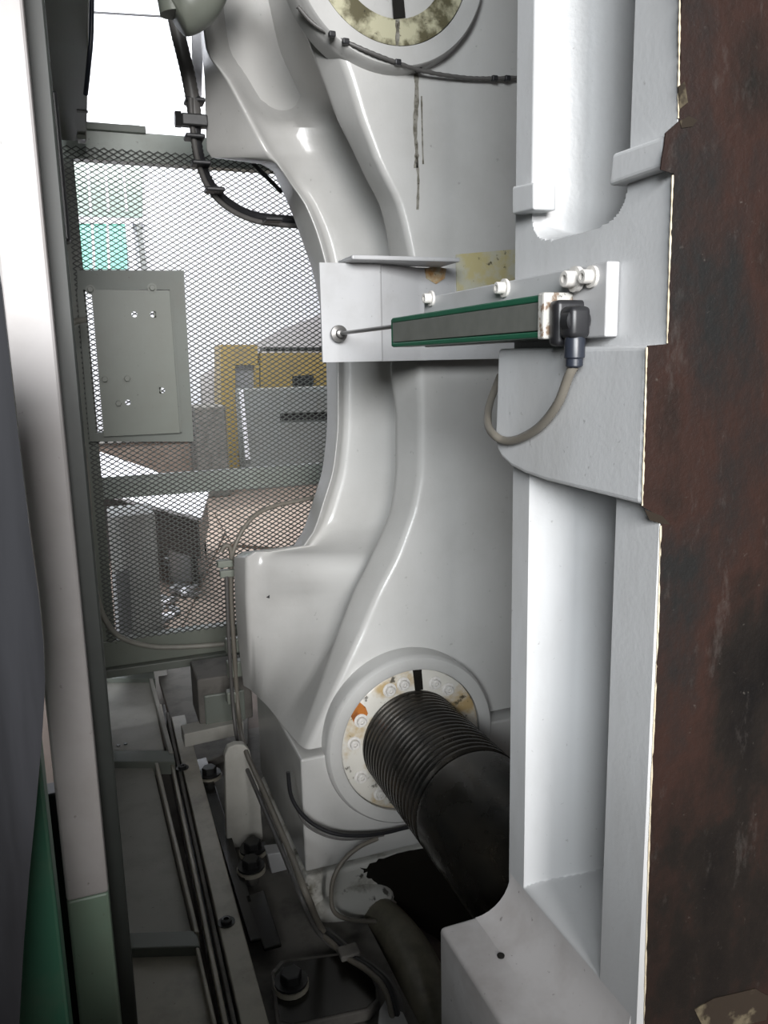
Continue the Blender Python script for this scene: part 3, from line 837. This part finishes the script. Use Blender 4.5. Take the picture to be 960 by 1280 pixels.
# ================================================================== LINEAR TRANSDUCER ON ITS RAIL
XT = 0.54
tr = thing('linear_transducer', 'grey bar-shaped linear position sensor with green edges and thin rod', 'sensor', (XT+0.02, 1.1, P(580, 430, X=XT).z))
pn0, pn1 = P(673, 375, X=XT), P(673, 428.5, X=XT)
pf0, pf1 = P(490, 393, X=XT), P(490, 430, X=XT)
zT, zB = (pn0.z+pf0.z)/2, (pn1.z+pf1.z)/2
yA, yB = pn0.y, (pf0.y+pf1.y)/2
xb_ = XT+0.040
hh = zT-zB
mesh_obj('body', bm_box((XT+0.001, yA, zB+0.009), (xb_, yB, zT-0.009), 0.001), M['alu'], tr)
mesh_obj('edge_strip', bm_box((XT, yA, zT-0.009), (xb_, yB+0.0005, zT), 0.002), M['green'], tr)
mesh_obj('edge_strip', bm_box((XT, yA, zB), (xb_, yB+0.0005, zB+0.008), 0.002), M['green'], tr)
mesh_obj('end_cap', bm_box((XT-0.002, yA-0.016, zB-0.002), (xb_+0.001, yA-0.0005, zT+0.002), 0.003), M['capstain'], tr)
mesh_obj('end_cap', bm_box((XT+0.002, yB+0.001, zB+0.001), (xb_, yB+0.012, zT-0.001), 0.003), M['green'], tr)
zr = P(470, 411, X=XT+0.02).z
rodx = XT+0.02
ye = P(424, 413, X=rodx).y
YB = ye+0.02
mesh_obj('rod', bm_tube([(rodx, yB+0.005, zr), (rodx, ye, zr)], 0.0042, 10, 1), M['darkzinc'], tr, 60)
bj = mesh_obj('ball_joint', bm_lathe([(0.006, ye-0.018), (0.010, ye-0.016), (0.010, ye-0.004), (0.019, ye-0.002), (0.0195, ye+0.006), (0.014, YB)], (rodx, zr), 'Y', 24), M['darkzinc'], tr, 40)
# near end connector, held by the end cap
ycn = yA-0.0165
cc = P(706, 405, X=XT+0.012)
zc = cc.z
cx = XT+0.018
conn = mesh_obj('connector', bm_box((XT+0.004, ycn-0.022, zc-0.026), (xb_+0.010, ycn, zc+0.029), 0.006, seg=3), M['black'], tr, 40)
mesh_obj('lock_ring', bm_lathe([(0.015, ycn-0.048), (0.017, ycn-0.046), (0.017, ycn-0.031), (0.014, ycn-0.029)], (cx, zc+0.003), 'Y', 20), M['black'], tr, 30)
mesh_obj('elbow', bm_box((cx-0.014, ycn-0.052, zc-0.018), (cx+0.014, ycn-0.024, zc+0.020), 0.007, seg=3), M['black'], tr, 40)
yel = ycn-0.038
mesh_obj('cable_gland', bm_lathe([(0.0115, zc-0.016), (0.0125, zc-0.020), (0.0125, zc-0.040), (0.0105, zc-0.042), (0.0105, zc-0.050), (0.008, zc-0.052)], (cx, yel), 'Z', 18), M['blueplastic'], tr, 30)
g0 = Vector((cx, yel, zc-0.050))
o = mesh_obj('sensor_cable', bm_tube([g0, P(711, 470, X=0.557), P(697, 505, X=0.561), P(675, 533, X=0.565), P(650, 548, X=0.567), P(632, 551, X=0.566), P(618, 544, X=0.563), P(610, 530, X=0.575), P(612, 505, X=0.61), P(625, 470, X=0.65)], 0.0062, 10, 8), M['cable'], None, 60)
tag(o, 'grey brown sensor cable drooping below the black connector', 'cable'); recenter(o)

# mounting rail bolted to the platen
xr_ = XT+0.041
mr = thing('sensor_rail', 'white painted angle rail with bolts that carries the grey green sensor', 'bracket', (xr_+0.006, 1.0, P(700, 420, X=xr_).z))
poly = [(529, 366), (600, 350), (706, 333), (770, 324), (770, 421), (700, 424), (600, 428), (529, 430)]
yb0, yb1 = P(770, 400, X=xr_).y, P(530, 400, X=xr_).y
zrt, zrb = P(680, 342, X=xr_).z, P(757, 421, X=xr_).z
yb0 = P(757, 400, X=xr_).y
mesh_obj('rail_plate', bm_box((xr_, yb0, zrb), (XS-0.001, yb1, zrt), 0.002), M['white'], mr)
rb2 = bolt_mesh('rail_bolt', 0.0085, 0.012, 'X', M['boltwhite'], 0.004)
bolts(rb2, mr, [P(x, y, X=xr_) for x, y in [(540, 373), (632, 360), (741, 346)]])
rb3 = bolt_mesh('clamp_bolt', 0.010, 0.014, 'X', M['boltwhite'], 0.006)
bolts(rb3, mr, [P(722, 349, X=xr_-0.004)])

# ================================================================== BRACKET PLATE ON THE CASTING (carries the rod's ball joint)
ab = thing('anchor_bracket', 'white sheet metal bracket on the casting holding the sensor rod end', 'bracket', (P(460, 450, Y=YB).x, YB, P(460, 450, Y=YB).z))
bm = bmesh.new()
f0, f1, f2, f3 = P(399, 328, Y=YB), P(476, 327, Y=YB), P(476, 451, Y=YB), P(404, 453, Y=YB)
s1, s2 = P(522, 327, Y=YB+0.05), P(522, 449, Y=YB+0.05)
zt_, zb_ = f0.z, f3.z
xa = (f0.x+f3.x)/2
for pl in ([(xa, YB), (f1.x-0.004, YB), (f1.x, YB+0.002), (f1.x+0.003, YB+0.006), (s1.x, YB+0.05), (s1.x+0.01, YB+0.052), (P(640, 400, Y=YB+0.052).x+0.1, YB+0.052), (P(640, 400, Y=YB+0.052).x+0.1, YB+0.06), (s1.x+0.006, YB+0.06), (f1.x-0.004, YB+0.011), (xa, YB+0.008)],):
    bm_slab([Vector((x, y, zb_)) for x, y in pl], (0, 0, zt_-zb_), 0, bm=bm)
mesh_obj('bent_plate', bm, M['white'], ab, 30)
t0, t1 = P(430, 322, Y=YB), P(571, 322, Y=YB)
mesh_obj('top_tab', bm_box((t0.x, YB-0.06, zt_+0.001), (t1.x-0.02, YB+0.05, zt_+0.011), 0.003), M['white'], ab)
mesh_obj('slot_shadow_bar', bm_box((s1.x+0.03, YB+0.061, zb_+0.0), (XB*0.6, YF-0.001, zb_+0.012), 0.002), M['darkgreen'], ab)  # dark bar standing for the shadow line under the bracket
mesh_obj('stained_pad', bm_slab([P(x, y, Y=YB+0.0485) for x, y in [(570, 318), (650, 311), (650, 362), (571, 366)]], (0, 0.003, 0), 0), M['stainpad'], ab)
mesh_obj('rust_stain', bm_slab([P(x, y, Y=YB+0.0495) for x, y in [(531, 336), (543, 332), (558, 336), (556, 348), (545, 355), (533, 348)]], (0, 0.002, 0), 0), stained('faded_orange_stain', (0.46, 0.40, 0.28), 40, (0.42, 0.6), (0.40, 0.20, 0.06)), ab)

# ================================================================== CABLES AND HOSES ON THE CASTING
hz = thing('corrugated_hose', 'dark grey corrugated hose curving from the casting top down past its left side', 'hose', P(250, 150, Y=2.45))
mesh_obj('hose_upper', bm_tube([P(218, 20, Y=2.42), P(224, 48, Y=2.42), P(233, 85, Y=2.42), P(240, 120, Y=2.43), P(244, 150, Y=2.44)], 0.021, 10, 10, rib=0.93), M['greyhose'], hz, 60)
mesh_obj('hose_lower', bm_tube([P(243, 120, Y=2.43), P(245, 170, Y=2.45), P(250, 200, Y=2.47), P(262, 230, Y=2.5), P(285, 255, Y=2.53), P(315, 270, Y=2.56), P(350, 275, Y=2.58), P(400, 278, Y=2.62)], 0.017, 10, 10, rib=0.9), M['black'], hz, 60)
mesh_obj('hose_strand', bm_tube([P(238, 122, Y=2.41), P(241, 165, Y=2.43), P(247, 200, Y=2.45), P(260, 234, Y=2.48), P(283, 259, Y=2.51), P(315, 275, Y=2.54), P(350, 281, Y=2.56), P(400, 284, Y=2.6)], 0.008, 8, 8), M['greyhose'], hz, 60)
for x, y in [(243, 127), (243, 172), (251, 205), (268, 238), (341, 275)]:
    p = P(x, y, Y=2.44+0.0004*(x-243))
    mesh_obj('cable_tie', bm_box((p.x-0.027, p.y-0.027, p.z-0.006), (p.x+0.027, p.y+0.027, p.z+0.006), 0.004), M['black'], hz)
a = P(232, 150, Y=2.42)
mesh_obj('hose_clamp', bm_box((a.x-0.012, a.y-0.015, a.z-0.016), (a.x+0.06, a.y+0.02, a.z+0.016), 0.004), M['darksteel'], hz)
mesh_obj('clamp_bolt', bm_lathe([(0.02, a.x-0.03), (0.022, a.x-0.028), (0.022, a.x-0.012)], (a.y, a.z), 'X', 6), M['darksteel'], hz)
# white strip beside the hose
o = mesh_obj('cover_strip', bm_slab([P(x, y, Y=2.52) for x, y in [(240, -30), (255, -30), (254, 60), (252, 122), (247, 128), (241, 100)]], (0, 0.02, 0), 0.002), M['sheet'], None)
tag(o, 'narrow white strip standing between the hose and the casting at the top', 'strip'); recenter(o)
# rounded lever end at the top
lv = thing('link_arm', 'rounded pale green cast arm end poking in at the top left', 'lever', P(230, 10, Y=2.1))
mesh_obj('arm_end', bm_tube([P(300, -75, Y=2.14), P(265, -40, Y=2.12), P(246, -5, Y=2.1), P(228, 14, Y=2.1), P(219, 19, Y=2.1)], lambda t: 0.062-0.02*max(0, (t-0.5)*2)**1.5, 20, 8), M['palegreen'], lv, 60)
mesh_obj('arm_rib', bm_tube([P(204, -50, Y=2.1), P(212, -10, Y=2.1), P(217, 18, Y=2.1)], 0.032, 16, 8), M['palegreen'], lv, 60)
# thin black cable across the upper boss
o = thing('boss_cable', 'thin black clipped cable sagging across the casting under the upper boss', 'cable', P(500, 70, Y=1.86))
mesh_obj('sheath', bm_tube([P(372, 8, Y=1.935), P(390, 28, Y=1.935), P(412, 42, Y=1.925), P(450, 60, Y=1.905), P(490, 76, Y=1.905), P(530, 89, Y=1.925), P(580, 97, Y=1.935), P(620, 98, Y=1.935), P(670, 96, Y=1.935)], 0.0055, 8, 10, rib=0.8), M['greyhose'], o, 60)
for x, y in [(415, 43), (432, 52), (497, 78), (523, 87), (618, 98), (634, 98)]:
    p = P(x, y, Y=1.905 if x < 520 else 1.932)
    mesh_obj('clip', bm_box((p.x-0.008, p.y-0.007, p.z-0.0065), (p.x+0.008, p.y+0.007, p.z+0.0065), 0.003), M['black'], o)
o = mesh_obj('short_cable', bm_tube([P(315, 203, Y=2.56), P(330, 218, Y=2.58), P(352, 240, Y=2.6)], 0.007, 8, 6), M['black'], None, 60)
tag(o, 'short black cable under the casting shoulder, in front of the mesh', 'cable'); recenter(o)
# small oil hole marks on the casting side
o = mesh_obj('chip', bm_slab([P(x, y, Y=2.19) for x, y in [(333, 747), (337, 744), (337, 748)]], (0, 0.003, 0), 0), M['black'], rc)
# hose and pipe at the shelf corner
o = mesh_obj('shelf_hose', bm_tube([P(392, 622, Y=2.62), P(368, 627, Y=2.6), P(345, 632, Y=2.58), P(322, 642, Y=2.56), P(305, 660, Y=2.54), P(294, 682, Y=2.53), P(289, 700, Y=2.53)], 0.0075, 8, 8), M['cable'], None, 60)
tag(o, 'grey brown hose arching from the casting to the shelf corner', 'hose'); recenter(o)
vp = thing('corner_pipe', 'thin grey pipes running down the rear edge of the casting foot', 'pipe', P(296, 900, Y=2.53))
mesh_obj('pipe', bm_tube([P(276, 690, Y=2.53), P(282, 682, Y=2.53), P(289, 690, Y=2.53), P(289, 740, Y=2.53), P(292, 800, Y=2.53), P(298, 890, Y=2.53), P(306, 935, X=0.375), P(330, 990, X=0.375), P(360, 1060, X=0.375), P(384, 1120, X=0.375), P(405, 1165, Y=1.76), P(440, 1200, Y=1.70)], 0.008, 8, 6), M['cable'], vp, 60)
mesh_obj('pipe', bm_tube([P(283, 720, Y=2.51), P(286, 800, Y=2.51), P(292, 890, Y=2.51), P(300, 938, X=0.375), P(322, 992, X=0.375), P(352, 1062, X=0.375), P(378, 1125, X=0.375), P(400, 1168, Y=1.74), P(445, 1205, Y=1.68)], 0.0065, 8, 6), M['greyhose'], vp, 60)
for x, y in [(283, 704), (286, 716)]:
    p = P(x, y, Y=2.52); mesh_obj('pipe_clip', bm_box((p.x-0.03, p.y-0.015, p.z-0.012), (p.x+0.02, p.y+0.015, p.z+0.012), 0.004), M['palegreen'], vp)
for x, y, s in [(291, 806, 0.025), (294, 835, 0.028), (291, 870, 0.022)]:
    p = P(x, y, Y=2.56); mesh_obj('pipe_clip', bm_box((p.x-s, p.y-0.02, p.z-s), (p.x+s, p.y+0.02, p.z+s), 0.006), M['palegreen'], vp)
# cable on the side guard, round the mesh guard corner
o = mesh_obj('guard_cable', bm_tube([P(105, 400, Y=2.9), P(90, 405, Y=2.85), P(84, 430, Y=2.82), P(88, 480, Y=2.82), P(98, 530, Y=2.85), P(107, 580, Y=2.9), P(112, 640, Y=2.95), P(114, 690, Y=3.0), P(120, 740, Y=3.05), P(132, 775, Y=3.1), P(152, 797, Y=3.13), P(190, 808, Y=3.145), P(240, 808, Y=3.145), P(300, 803, Y=3.145)], 0.0105, 8, 8), M['palecable'], None, 60)
tag(o, 'thin grey cable bending along the lower left corner of the mesh guard', 'cable'); recenter(o)
# black curved cable over the foot block and grey loop below it
o = mesh_obj('foot_cable', bm_tube([P(360, 965, Y=1.87), P(364, 995, Y=1.87), P(378, 1018, Y=1.86), P(400, 1035, Y=1.85), P(430, 1044, Y=1.84), P(470, 1043, Y=1.84), P(510, 1034, Y=1.86)], 0.0055, 8, 8), M['black'], None, 60)
tag(o, 'black cable sagging across the white foot block below the threaded boss', 'cable'); recenter(o)
o = mesh_obj('foot_wire', bm_tube([P(366, 1000, Y=1.88), P(380, 1028, Y=1.87), P(400, 1042, Y=1.86), P(425, 1049, Y=1.85), P(455, 1048, Y=1.85), P(480, 1044, Y=1.85)], 0.0032, 8, 8), M['greyhose'], None, 60)
tag(o, 'thin grey wire just below the sagging black foot cable', 'wire'); recenter(o)
o = mesh_obj('loop_cable', bm_tube([P(472, 1048, Y=1.84), P(450, 1058, Y=1.83), P(430, 1075, Y=1.82), P(417, 1098, Y=1.81), P(414, 1125, Y=1.80), P(420, 1142, Y=1.79), P(440, 1150, Y=1.79), P(470, 1152, Y=1.79)], 0.006, 8, 8), M['cable'], None, 60)
tag(o, 'grey cable loop hanging below the white foot block', 'cable'); recenter(o)

# ================================================================== MACHINE BASE, LOWER LEFT
ZT = 0.30
tr_ = thing('cover_tray', 'row of cream sheet metal cover trays along the machine base, lower left', 'tray', (0.03, 2.2, 0.0))
mesh_obj('tray_panel', slab_z([(126, 850), (188, 850), (206, 941), (133, 941)], ZT, 0.02), M['tray'], tr_)
mesh_obj('tray_panel', slab_z([(134, 953), (190, 953), (240, 1167), (150, 1170)], ZT, 0.02), M['tray'], tr_)
mesh_obj('tray_panel', slab_z([(149, 1186), (243, 1184), (270, 1300), (156, 1300)], ZT, 0.02), M['beam'], tr_)
mesh_obj('cross_rail', slab_z([(128, 938), (216, 938), (219, 952), (130, 952)], ZT+0.025, 0.05), M['greygreen'], tr_)
mesh_obj('cross_rail', slab_z([(146, 1166), (246, 1163), (250, 1183), (148, 1186)], ZT+0.025, 0.05), M['greygreen'], tr_)
mesh_obj('cross_rail', slab_z([(122, 838), (192, 838), (194, 848), (123, 848)], ZT+0.02, 0.05), M['greygreen'], tr_)
mesh_obj('side_rail', slab_z([(186, 848), (191, 848), (217, 940), (211, 940)], ZT+0.03, 0.05), M['tray'], tr_)
mesh_obj('side_rail', slab_z([(193, 953), (198, 953), (249, 1165), (243, 1165)], ZT+0.03, 0.05), M['beam'], tr_)
mesh_obj('side_rail', slab_z([(244, 1184), (249, 1184), (276, 1300), (270, 1300)], ZT+0.03, 0.05), M['beam'], tr_)
mesh_obj('left_rail', slab_z([(112, 838), (124, 838), (158, 1300), (140, 1300)], ZT+0.035, 0.06), M['greygreen'], tr_)
for x, y in [(148, 932), (157, 930)]:
    p = P(x, y, Z=ZT+0.001); mesh_obj('screw', bm_lathe([(0.007, ZT), (0.007, ZT+0.004)], (p.x, p.y), 'Z', 10), M['darksteel'], tr_)

gr = thing('guide_rail', 'dark slotted guide rail beside the cover trays on the machine base', 'rail', (0.17, 2.2, 0.0))
mesh_obj('dark_channel', slab_z([(197, 880), (206, 880), (305, 1300), (278, 1300)], ZT-0.02, 0.05), M['blackoil_gap'], gr)
mesh_obj('channel_lip', slab_z([(198, 880), (202, 880), (290, 1300), (283, 1300)], ZT+0.012, 0.03), M['beam'], gr)
mesh_obj('channel_lip', slab_z([(207, 890), (211, 890), (301, 1300), (295, 1300)], ZT+0.02, 0.04), M['base'], gr)
bm = slab_z([(214, 896), (231, 893), (342, 1300), (306, 1300)], ZT+0.03, 0.06)
beam = thing('base_beam', 'oily cream flat beam running along the machine base', 'beam', (0.24, 2.2, 0.0))
mesh_obj('beam_bar', bm, M['beam'], beam)
bb = bolt_mesh('beam_bolt', 0.014, 0.008, 'Z', M['darksteel'], 0.002)
bolts(bb, beam, [P(283, 1153, Z=ZT+0.03), P(228, 960, Z=ZT+0.03)])
o = mesh_obj('cross_beam', slab_z([(226, 906), (302, 890), (304, 902), (230, 918)], ZT+0.12, 0.05), M['tray'], None)
tag(o, 'short pale beam laid across the machine base, by the casting foot', 'beam'); recenter(o)
bxk = thing('junction_box', 'dark grey box on the machine base under the mesh guard', 'box', P(270, 900, Y=2.75))
a, b = P(246, 850, Y=2.75), P(300, 900, Y=2.75)
mesh_obj('box_body', bm_box((a.x, 2.75, b.z), (b.x+0.05, 2.95, a.z), 0.006), M['base'], bxk)
mesh_obj('box_cover', bm_box((a.x+0.02, 2.737, b.z+0.0), (b.x+0.02, 2.7495, a.z-0.06), 0.006), M['greygreen'], bxk)
mesh_obj('gland', bm_lathe([(0.018, 2.70), (0.022, 2.705), (0.022, 2.735)], (P(290, 865, Y=2.74).x, P(290, 865, Y=2.74).z), 'Y', 12), M['palegreen'], bxk)
# base floor plate under everything
mb = thing('machine_bed', 'oil soaked steel machine bed under the casting, dark and grimy', 'machine bed', (0.8, 2.0, 0.0))
mesh_obj('bed_plate', bm_box((-0.02, 1.3, 0.02), (0.20, 3.1, 0.19), 0.004), M['base'], mb)
mesh_obj('bed_side', bm_box((0.201, 1.08, 0.02), (0.60, 3.1, 0.20), 0.004), M['base'], mb)
mesh_obj('bed_plate', slab_z([(196, 838), (205, 826), (310, 822), (310, 930), (240, 960), (215, 905)], 0.235, 0.03), M['base'], mb)
yb2 = 1.893
xl2 = P(382, 1110, Y=yb2).x
zt2 = zb-0.013
mesh_obj('bed_block', bm_box((xl2, yb2, P(382, 1178, Y=yb2).z), (XB, 2.48, zt2), 0.012, seg=3), M['oilwhite'], mb)
mesh_obj('foot_gap_filler', bm_box((xl2+0.03, yb2+0.03, zt2+0.0005), (XB, 2.45, zb-0.0005), 0), M['blackoil_gap'], mb)  # black filler, the gap's shade put into its colour
OS = [(450, 1086), (480, 1074), (520, 1064), (640, 1034), (650, 1160), (560, 1184), (525, 1160), (500, 1140), (490, 1120), (476, 1108), (462, 1096)]
OS = [(a_[0]+(b_[0]-a_[0])*k/5+random.uniform(-2.5, 2.5), a_[1]+(b_[1]-a_[1])*k/5+random.uniform(-2.5, 2.5)) for a_, b_ in zip(OS, OS[1:]+OS[:1]) for k in range(5)]
mesh_obj('oil_stain', bm_slab([P(x, y, Y=yb2-0.001) for x, y in OS], (0, 0.0015, 0), 0), M['blackoil_gap'], mb)
mesh_obj('bed_web', bm_box((xl2+0.03, yb2+0.03, 0.201), (XB, 2.45, P(382, 1178, Y=yb2).z+0.002), 0.004), M['base'], mb)
pc = P(432, 1135, Y=yb2)
bm = bmesh.new(); bmesh.ops.create_uvsphere(bm, u_segments=32, v_segments=16, radius=1.0)
bm.transform(Matrix.Translation((pc.x+0.02, yb2+0.005, pc.z)) @ Matrix.Diagonal((0.125, 0.06, 0.062, 1)))
mesh_obj('bed_boss', bm, M['oilwhite'], mb, 60)
mesh_obj('oily_pipe', bm_tube([P(440, 1140, Y=1.93), P(468, 1146, Y=1.87), P(498, 1175, Y=1.76), P(524, 1222, Y=1.62), P(545, 1300, Y=1.45), P(556, 1370, Y=1.38)], lambda t: 0.058+0.01*t, 24, 8), M['oilpipe'], mb, 60)
mesh_obj('base_channel', slab_z([(243, 950), (258, 946), (330, 1172), (312, 1176)], 0.243, 0.01), M['blackoil_gap'], mb)
mesh_obj('base_channel', slab_z([(306, 1120), (330, 1112), (352, 1180), (330, 1186)], 0.243, 0.01), M['blackoil_gap'], mb)
o = thing('rounded_plate', 'rounded grey white upright plate beside the casting foot', 'plate', P(305, 1060, Y=2.28))
bm = slab_y([(284, 1060), (281, 945), (285, 935), (294, 931), (305, 931), (312, 938), (324, 985), (330, 1060)], 2.28, 0.03, 0.004)
mesh_obj('plate_body', bm, M['tray'], o)
hb = bolt_mesh('foot_bolt', 0.026, 0.022, 'Z', M['darksteel'], 0.006, True)
for x, y in [(262, 968), (316, 1062), (314, 1084), (364, 1228)]:
    p = P(x, y, Z=0.25)
    ro = thing('levelling_bolt', 'placeholder', 'bolt', (p.x, p.y, 0.2))
    mesh_obj('shank', bm_lathe([(0.02, 0.2), (0.02, 0.25)], (p.x, p.y), 'Z', 16), M['base'], ro, 30)
    mesh_obj('washer', bm_lathe([(0.042, 0.238), (0.042, 0.25)], (p.x, p.y), 'Z', 20), M['beam'], ro, 30)
    link('bolt_head', hb, ro, (p.x, p.y, 0.252))
    ro['label'] = {262: 'dark levelling bolt nearest the grey junction box on the machine base', 316: 'dark hex bolt beside the rounded plate, upper of two', 314: 'dark hex bolt beside the rounded plate, lower of two', 364: 'dark hex bolt standing in the oily drip tray'}[x]
    ro['group'] = 'bolts on the machine base'
o = mesh_obj('white_block', slab_y([(334, 1068), (364, 1064), (378, 1104), (344, 1110)], 2.12, 0.05), M['white'], None)
tag(o, 'small white block under the casting foot, beside the pipes', 'block'); recenter(o)
# drip tray, bottom centre
dt = thing('drip_tray', 'dark oily drip tray with pale rounded rim at the bottom centre', 'tray', P(410, 1240, Z=0.2))
tray = [(338, 1215), (350, 1200), (440, 1188), (455, 1192), (474, 1235), (474, 1250), (462, 1262), (360, 1285), (345, 1280)]
mesh_obj('tray_rim', slab_z(tray, 0.236, 0.03, 0.004), M['base'], dt)
ctr = (sum(p[0] for p in tray)/len(tray), sum(p[1] for p in tray)/len(tray))
mesh_obj('tray_floor', slab_z([(ctr[0]+(x-ctr[0])*0.93, ctr[1]+(y-ctr[1])*0.9) for x, y in tray], 0.2375, 0.001, 0), M['blackoil_gap'], dt)
o = mesh_obj('white_rail', slab_z([(474, 1262), (490, 1235), (520, 1300), (470, 1300)], 0.24, 0.03), M['white'], None)
tag(o, 'white painted rail end beside the drip tray at the bottom edge', 'rail'); recenter(o)
o = mesh_obj('pale_step', bm_box((P(345, 1190, Y=1.85).x, 1.85, P(350, 1208, Y=1.85).z), (P(402, 1190, Y=1.85).x, 2.0, P(350, 1186, Y=1.85).z), 0.004), M['white'], None)
tag(o, 'small pale step block below the left end of the bed block', 'block'); recenter(o)
# bundle of hoses going down to the lower right of the bed
o = thing('hose_bundle', 'dark hoses tied together dropping below the machine bed block', 'hose', P(460, 1230, Y=1.55))
for i, (dx, r) in enumerate(((0, 0.010), (7, 0.008), (-6, 0.007))):
    mesh_obj('hose', bm_tube([P(402+dx, 1163, Y=1.77), P(420+dx, 1178, Y=1.71), P(440+dx, 1197, Y=1.64), P(466+dx, 1214, Y=1.57), P(488+dx, 1240, Y=1.50), P(502+dx, 1300, Y=1.42)], r, 8, 6), (M['black'], M['greyhose'], M['cable'])[i], o, 60)
p = P(436, 1190, Y=1.65)
mesh_obj('hose_tie', bm_box((p.x-0.025, p.y-0.02, p.z-0.008), (p.x+0.025, p.y+0.02, p.z+0.008), 0.004), M['base'], o)
